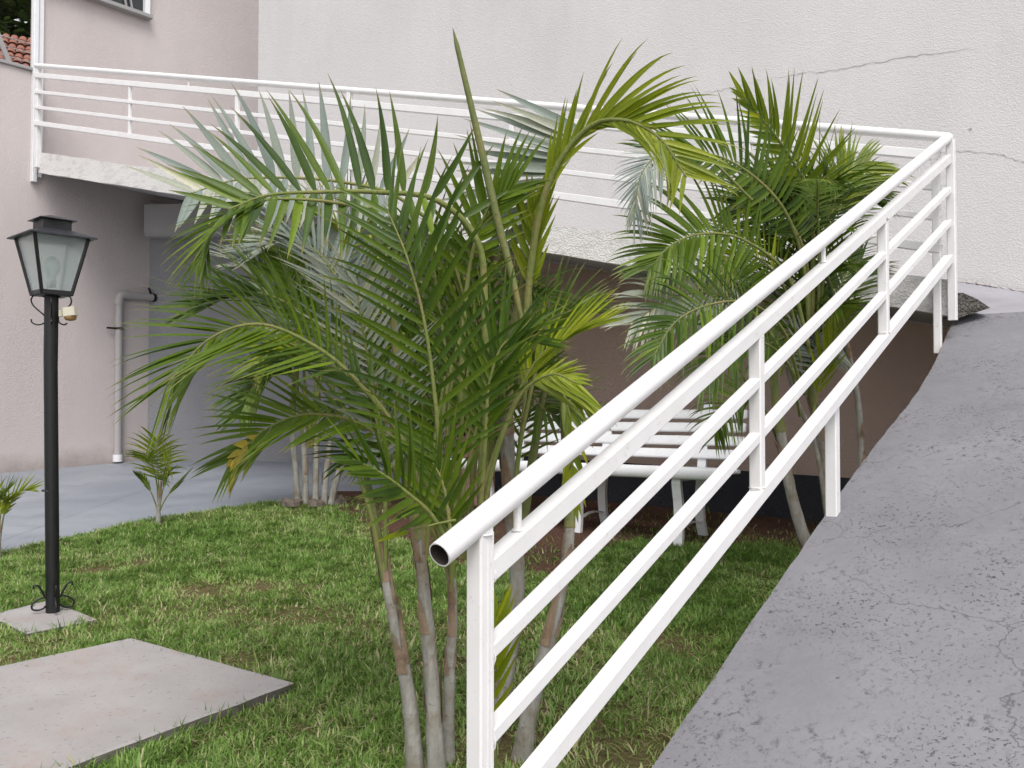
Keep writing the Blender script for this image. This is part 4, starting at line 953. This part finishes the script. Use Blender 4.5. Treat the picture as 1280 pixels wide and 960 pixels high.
for pts, Lm, mt, U in (
    (((380, 560), (372, 470), (390, 380), (430, 300), (400, 268), (370, 262)), .6, 'leaf_bright', (0, -.5, .8)),
    (((385, 560), (400, 460), (440, 380), (480, 330), (500, 300)), .6, 'leaf', (0, -.6, .8)),
    (((380, 560), (370, 470), (360, 400), (330, 340), (300, 330)), .6, 'leaf_pale', (.2, -.5, .8)),
    (((390, 560), (395, 480), (380, 440), (350, 430), (325, 455)), .55, 'leaf_bright', (0, -.6, .8)),
    (((390, 560), (400, 480), (420, 420), (460, 390), (500, 400)), .6, 'leaf', (0, -.6, .8)),
    (((390, 560), (380, 490), (350, 460), (320, 480), (300, 520)), .5, 'leaf', (0, -.5, .8)),
    (((390, 560), (400, 450), (410, 360), (440, 290), (470, 275)), .6, 'leaf_pale', (0, .5, .8)),
    (((395, 560), (420, 500), (450, 470), (490, 480)), .5, 'leaf', (0, -.6, .8)),
    (((385, 540), (378, 440), (372, 380), (350, 320), (310, 300)), .55, 'leaf', (0, -.6, .8))):
    frond(sp, [P(u, v, YS-.12*i) for i, (u, v) in enumerate(pts)], Lm, 30, U, mt, start=.38, ang=(58, 25), lift=(8, 12), droop=.5, w=.03, rr=.014)

# ---- young palms in the grass
def young(u, v, sc, label, specs):
    g = G(u, v); o = thing('young_palm', (g.x, g.y, gz(g.y)), label, 'palm', 'young palms along the lawn edge'); Y = g.y
    trunk(o, [V((g.x, g.y, gz(Y)-.02)), V((g.x, g.y, gz(Y)+.10*sc)), V((g.x+.01, g.y, gz(Y)+.22*sc))], .022*sc, .012*sc, .9, 0)
    for pts, L_, mt, U, kw in specs:
        frond(o, [P(a, b, Y+dy) for a, b, dy in pts], L_, 18, U, mt, start=.4, rr=.006, **kw)
    return o
young(198, 656, 1, 'small bright green young palm by the driveway edge', [
    (((198, 640, 0), (198, 605, 0), (197, 575, -.04), (195, 547, -.10)), .27, 'leaf_bright', (0, -1, .15), dict(ang=(78, 35), lift=(0, 0), droop=1.6, w=.014)),
    (((198, 640, 0), (196, 605, 0), (190, 580, -.15), (183, 566, -.25)), .24, 'leaf_bright', (0, -.9, .5), dict(ang=(75, 40), lift=(5, 5), droop=1.8, w=.013)),
    (((199, 640, 0), (202, 605, 0), (208, 582, -.15), (214, 568, -.25)), .22, 'leaf_bright', (0, -.9, .5), dict(ang=(75, 40), lift=(5, 5), droop=1.8, w=.013)),
    (((199, 640, 0), (208, 622, 0), (222, 606, 0), (238, 588, -.05)), .10, 'leaf', (0, -.6, .8), dict(ang=(22, 8), lift=(0, 10), droop=.1, w=.013)),
    (((198, 640, 0), (190, 618, 0), (181, 602, 0), (170, 592, -.05)), .09, 'leaf', (0, -.6, .8), dict(ang=(22, 8), lift=(0, 10), droop=.1, w=.012)),
    (((199, 640, 0), (203, 615, 0), (209, 595, 0), (219, 584, -.05)), .09, 'leaf', (0, -.6, .8), dict(ang=(20, 8), lift=(0, 10), droop=.1, w=.012))])
young(-2, 700, .9, 'small young palm cut by the left edge of the picture', [
    (((-2, 690, 0), (2, 660, 0), (8, 635, 0), (26, 615, 0), (40, 612, 0)), .16, 'leaf_bright', (0, -.6, .8), dict(ang=(50, 25), lift=(5, 20), droop=.4, w=.014)),
    (((-2, 690, 0), (-8, 650, 0), (-20, 620, 0), (-40, 610, 0)), .2, 'leaf_bright', (0, -.6, .8), dict(ang=(55, 30), lift=(10, 10), droop=.6, w=.016)),
    (((-2, 690, 0), (0, 650, 0), (4, 625, 0), (8, 612, -.1)), .18, 'leaf_bright', (0, -.6, .8), dict(ang=(60, 30), lift=(10, 10), droop=.6, w=.015))])

# ------------------------------------------------------------------ leafy shrub and small tree behind the near clump
def leaf_cloud(mb, c, r, n, size, tint, flat=.8):
    for _ in range(n):
        while True:
            q = V((random.uniform(-1, 1), random.uniform(-1, 1), random.uniform(-1, 1)))
            if q.length < 1: break
        p = c+V((q.x*r.x, q.y*r.y, q.z*r.z)); a = random.uniform(0, 6.28); s_ = size*random.uniform(.6, 1.3)
        d = V((math.cos(a), math.sin(a), random.uniform(-.6, .4))).normalized(); sd_ = d.cross(Z).normalized(); nn = sd_.cross(d)
        vs = [p, p+d*s_*.35+sd_*s_*.24, p+d*s_*.35-sd_*s_*.24, p+d*s_*.75+sd_*s_*.2-nn*s_*.05, p+d*s_*.75-sd_*s_*.2-nn*s_*.05, p+d*s_-nn*s_*.14]
        mb.add(vs, [[0, 1, 2], [1, 3, 4, 2], [3, 5, 4]]); tint += [random.random()*.8]*6
def bushy(name, base_p, top_p, label, cat, clouds, leafmat_, size, r0=.02, limbs=None):
    o = thing(name, base_p, label, cat, {'shrub': 'shrubs behind the palms', 'tree': 'dark trees beyond the left wall'}[cat]); mb = MB()
    mb.tube(cr([base_p, base_p.lerp(top_p, .4)+V((.04, 0, 0)), top_p], 12), [r0*(1-.06*i) for i in range(12)], 8)
    for c, r, n in clouds:
        m_ = base_p.lerp(top_p, .55); mb.tube(cr([m_, m_.lerp(c, .5)+Z*.03, c], 8), [r0*.5*(1-.1*i) for i in range(8)], 5)
    mb.build('trunk', M['wood'], o, smooth=True); mb = MB(); tn = []
    for c, r, n in clouds: leaf_cloud(mb, c, V(r), n, size, tn)
    f = mb.build('foliage', M[leafmat_], o); set_attr(f.data, 'tint', tn); tag(f, kind='stuff'); return o
s0 = P(560, 640, 6.4); s0.z = gz(6.4)
bushy('shrub', s0, P(545, 470, 6.4), 'yellow-green leafy shrub half hidden behind the near palm clump', 'shrub',
      [(P(475, 312, 6.3), (.16, .16, .16), 160), (P(600, 345, 6.4), (.35, .2, .25), 200), (P(540, 400, 6.4), (.4, .25, .3), 240), (P(680, 400, 6.5), (.2, .2, .25), 90), (P(620, 400, 6.4), (.3, .2, .3), 160)], 'shrub_leaf', .06, .022)
s1 = P(530, 640, 6.9); s1.z = gz(6.9)
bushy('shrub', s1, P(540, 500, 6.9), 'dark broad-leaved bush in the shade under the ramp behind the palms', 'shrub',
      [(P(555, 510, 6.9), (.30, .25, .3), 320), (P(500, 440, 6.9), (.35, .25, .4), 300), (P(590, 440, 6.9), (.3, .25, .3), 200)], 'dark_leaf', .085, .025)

# ------------------------------------------------------------------ neighbour's house roof and trees beyond the left wall
hz = thing('neighbour_house', V((-10.5, 15.5, .5)), 'neighbouring house with red clay tile roof beyond the boundary wall', 'house')
r0_ = P(-70, 92, 15.0); ex = (P(60, 100, 15.6)-P(-70, 92, 15.0)).normalized(); ex = V((ex.x, ex.y, -.02)).normalized()
ed = V((-ex.y*.78, ex.x*.78, .66)).normalized(); en = ex.cross(ed).normalized()
if en.z < 0: en = -en
tile = None; TW, TL = .135, .25
K0 = P(-60, 76, 15.2)
for rI in range(7):
    for cI in range(17):
        o_ = K0+ex*(TW*cI)+ed*(TL*.82*rI)+en*(.012*(rI % 2))
        if tile is None:
            mb = MB(); vs = []
            for i in (0, 1):
                for th_ in (0, .012):
                    for k in range(7):
                        a = math.pi*k/6; ww = (TW*.52)*(1-.12*i); vs.append(ed*(TL*i)+ex*(-math.cos(a)*ww)+en*(math.sin(a)*.055-th_+.03*(1-i)))
            f = [[k, k+1, 14+k+1, 14+k] for k in range(6)]+[[7+k+1, 7+k, 21+k, 21+k+1] for k in range(6)]+[[k+1, k, 7+k, 7+k+1] for k in range(6)]
            mb.add(vs, f); tile = mb.build('roof_tile', M['clay'], None, smooth=False); tile.parent = hz; tile.location = o_-hz.location; 
        else:
            c = tile.copy(); COL.objects.link(c); c.parent = hz; c.location = o_-hz.location
mb = MB(); a = K0-ex*.2-en*.05; mb.quad(a, a+ex*2.8, a+ex*2.8+ed*1.6, a+ed*1.6); mb.build('roof', M['clay'], hz)
mb = MB(); mb.tube([K0-ex*.3-Z*.03-ed*.05, K0+ex*2.8-Z*.03-ed*.05], .06, 10); mb.build('gutter', M['alu'], hz)
mb = MB(); a = K0-ex*.3-Z*.1; mb.quad(a-Z*3.5, a+ex*2.8-Z*3.5, a+ex*2.8, a); mb.build('wall', M['dado'], hz)
for k, (u, v, yy, rx, n) in enumerate([(-10, -10, 18.5, 2.6, 2600), (60, -60, 20., 2.8, 2000), (-140, -30, 19, 2.6, 1800)]):
    c = P(u, v, yy); b = V((c.x, c.y, .6))
    bushy('tree', b, c-Z*.5, ['dark leafy tree above the tiled roof at the top left corner', 'dark tree showing behind the pink building corner', 'dark tree left of the tiled roof beyond the wall'][k], 'tree',
          [(c, (rx, 1.4, 1.7), n), (c-Z*1.2, (rx*.7, 1.2, 1.), n//2)], 'dark_leaf', .26, .16)

# building behind the camera is not seen; the ramp foot continues on a paved floor
mb = MB(); f0 = rB-d1*3.2; mb.quad(V((f0.x-3, -1.9, f0.z-.02)), V((f0.x+6, -1.9, f0.z-.02)), V((f0.x+6, -7, f0.z-.02)), V((f0.x-3, -7, f0.z-.02)))
tag(mb.build('lower_pavement', M['driveway']), kind='structure')

# ------------------------------------------------------------------ grass
def vnoise(X, Y, s, seed):
    r = np.random.default_rng(seed).random((64, 64)); x = X*s+20; y = Y*s+20; xi = np.floor(x).astype(int); yi = np.floor(y).astype(int); fx = x-xi; fy = y-yi
    fx = fx*fx*(3-2*fx); fy = fy*fy*(3-2*fy); g = lambda a, b: r[a % 64, b % 64]
    return (g(xi, yi)*(1-fx)+g(xi+1, yi)*fx)*(1-fy)+(g(xi, yi+1)*(1-fx)+g(xi+1, yi+1)*fx)*fy
NB = 330000
X = rng.uniform(-5.2, 3.2, NB*3); Y = rng.uniform(1.8, 8.2, NB*3)
# keep inside a slightly widened view wedge and thin out with distance
uu = X/Y*F+640; keep = (uu > -620) & (uu < 1250)
dens = np.clip(1.35*(3.0/np.maximum(Y, 2.2))**.55, 0, 1); keep &= rng.random(NB*3) < dens
X, Y = X[keep], Y[keep]
ex_ = rB.x+(Y-rB.y)*d1.x; k = X < ex_-.03; X, Y = X[k], Y[k]
dy = np.array([drive_y(float(x)) for x in np.linspace(-5.3, 3.3, 400)]); k = Y < np.interp(X, np.linspace(-5.3, 3.3, 400), dy)+rng.normal(0, .02, len(X)); X, Y = X[k], Y[k]
sy = np.array([soil_y(float(x)) for x in np.linspace(-5.3, 3.3, 400)]); gap = Y-np.interp(X, np.linspace(-5.3, 3.3, 400), sy)
gap = gap+.3*(vnoise(X, Y, 2.2, 11)-.5)+.25*(vnoise(X, Y, 7., 12)-.5)
pr = np.where(gap > 0, .16*np.exp(-gap*2.4), 1.0); k = rng.random(len(X)) < pr; X, Y = X[k], Y[k]
def npoly(px_, X, Y):
    c = np.zeros(len(X), bool); n = len(px_); j = n-1
    for i in range(n):
        xi, yi = px_[i]; xj, yj = px_[j]
        with np.errstate(divide='ignore', invalid='ignore'):
            c ^= ((yi > Y) != (yj > Y)) & (X < (xj-xi)*(Y-yi)/(yj-yi+1e-12)+xi)
        j = i
    return c
k = ~npoly(o1, X, Y) & ~npoly(o2, X, Y); X, Y = X[k], Y[k]
# low-frequency value noise on a grid
n1_ = vnoise(X, Y, 1.3, 1)*.5+vnoise(X, Y, 3.1, 2)*.3+vnoise(X, Y, 9, 3)*.2
bare = np.zeros(len(X))
for (u, v, r) in ((262, 738, .22), (110, 715, .14), (735, 668, .25), (830, 800, .25), (780, 950, .3), (860, 810, .12), (175, 705, .1), (500, 660, .3), (640, 940, .2), (330, 735, .14)):
    g = G(u, v); bare = np.maximum(bare, np.exp(-((X-g.x)**2+(Y-g.y)**2/1.0)/r**2))
k = rng.random(len(X)) > bare*.9; X, Y, n1_, bare = X[k], Y[k], n1_[k], bare[k]
k = rng.random(len(X)) > np.clip((n1_-.55)*3.0, 0, .8); X, Y, n1_, bare = X[k], Y[k], n1_[k], bare[k]
if len(X) > NB: X, Y, n1_, bare = X[:NB], Y[:NB], n1_[:NB], bare[:NB]
ee = []
for pl in (o1, o2):
    for i in range(len(pl)):
        a, b = pl[i], pl[(i+1) % len(pl)]
        m = int(480*math.hypot(b[0]-a[0], b[1]-a[1])*(1 if pl is o1 else .8)); t_ = rng.random(m)
        ee.append(np.stack([a[0]+(b[0]-a[0])*t_+rng.normal(0, .012, m), a[1]+(b[1]-a[1])*t_+rng.normal(0, .012, m)], 1))
ee = np.concatenate(ee); ee = ee[vnoise(ee[:, 0], ee[:, 1], 6., 41) > .36]; ne = len(ee)
ke = npoly(o1, ee[:, 0], ee[:, 1]) | npoly(o2, ee[:, 0], ee[:, 1]); ee = ee[~ke]; ne = len(ee)
X = np.concatenate([X, ee[:, 0]]); Y = np.concatenate([Y, ee[:, 1]]); n1_ = np.concatenate([n1_, np.full(ne, .35)]); bare = np.concatenate([bare, np.zeros(ne)])
n = len(X)
cl = vnoise(X, Y, 14., 21)*.6+vnoise(X, Y, 33., 22)*.4
az = rng.uniform(0, 2*np.pi, n); wd = rng.uniform(.0012, .0026, n)*(1+.10*Y); lean = rng.uniform(.2, 2.0, n); az = np.where(rng.random(n) < .5, az, 6.28*vnoise(X, Y, 9., 31)*2+rng.normal(0, .5, n))
h = (.018+.045*cl**1.3+rng.uniform(0, .022, n))*(1.15-.6*n1_)*(1-.4*bare); edge = rng.random(n) < .03; h[edge] *= 1.5; weed = rng.random(n) < .012*(vnoise(X, Y, 4., 51) > .5)*2; wd[weed] *= 2.6; h[weed] *= 1.1; h[n-ne:] = rng.uniform(.03, .085, ne)
zb = .0225+.055*Y
bz = np.array([bumpz(float(a), float(b)) for a, b in zip(X[:1], Y[:1])]); zb = zb-.008
dx, dy_ = np.cos(az), np.sin(az); sx, sy_ = -dy_, dx
vert = np.empty((n, 5, 3), np.float32)
for i, (f, ww) in enumerate(((0, 1), (0, -1), (.55, .8), (.55, -.8), (1, 0))):
    out = lean*h*(f**1.6)*.9; z_ = h*f*np.cos(np.clip(lean*.55*f, 0, 1.3))
    vert[:, i, 0] = X+dx*out+sx*wd*ww; vert[:, i, 1] = Y+dy_*out+sy_*wd*ww; vert[:, i, 2] = zb+z_
me = bpy.data.meshes.new('grass'); me.vertices.add(n*5); me.vertices.foreach_set('co', vert.ravel())
base_i = (np.arange(n)*5)[:, None]; li = (base_i+np.array([0, 1, 3, 2, 2, 3, 4])).astype(np.int32).ravel()
me.loops.add(n*7); me.loops.foreach_set('vertex_index', li)
ls = (np.arange(n)*7)[:, None]+np.array([0, 4]); me.polygons.add(n*2); me.polygons.foreach_set('loop_start', ls.astype(np.int32).ravel())
me.polygons.foreach_set('loop_total', np.tile(np.array([4, 3], np.int32), n)); me.update(calc_edges=True)
tn = np.clip(.18+.5*(n1_-.3)+.35*(cl-.4)+rng.normal(0, .15, n)+bare*.35, 0, .8); dry = rng.random(n) < (.05+.22*np.clip((n1_-.42)*3, 0, 1)); tn[dry] = rng.uniform(.8, 1, dry.sum())
set_attr(me, 'tint', np.repeat(tn, 5).astype(np.float32)); me.materials.append(M['grass'])
go = bpy.data.objects.new('grass', me); COL.objects.link(go); tag(go, 'short patchy green lawn grass between the driveway and the ramp', 'grass', kind='stuff')
print('grass blades', n)
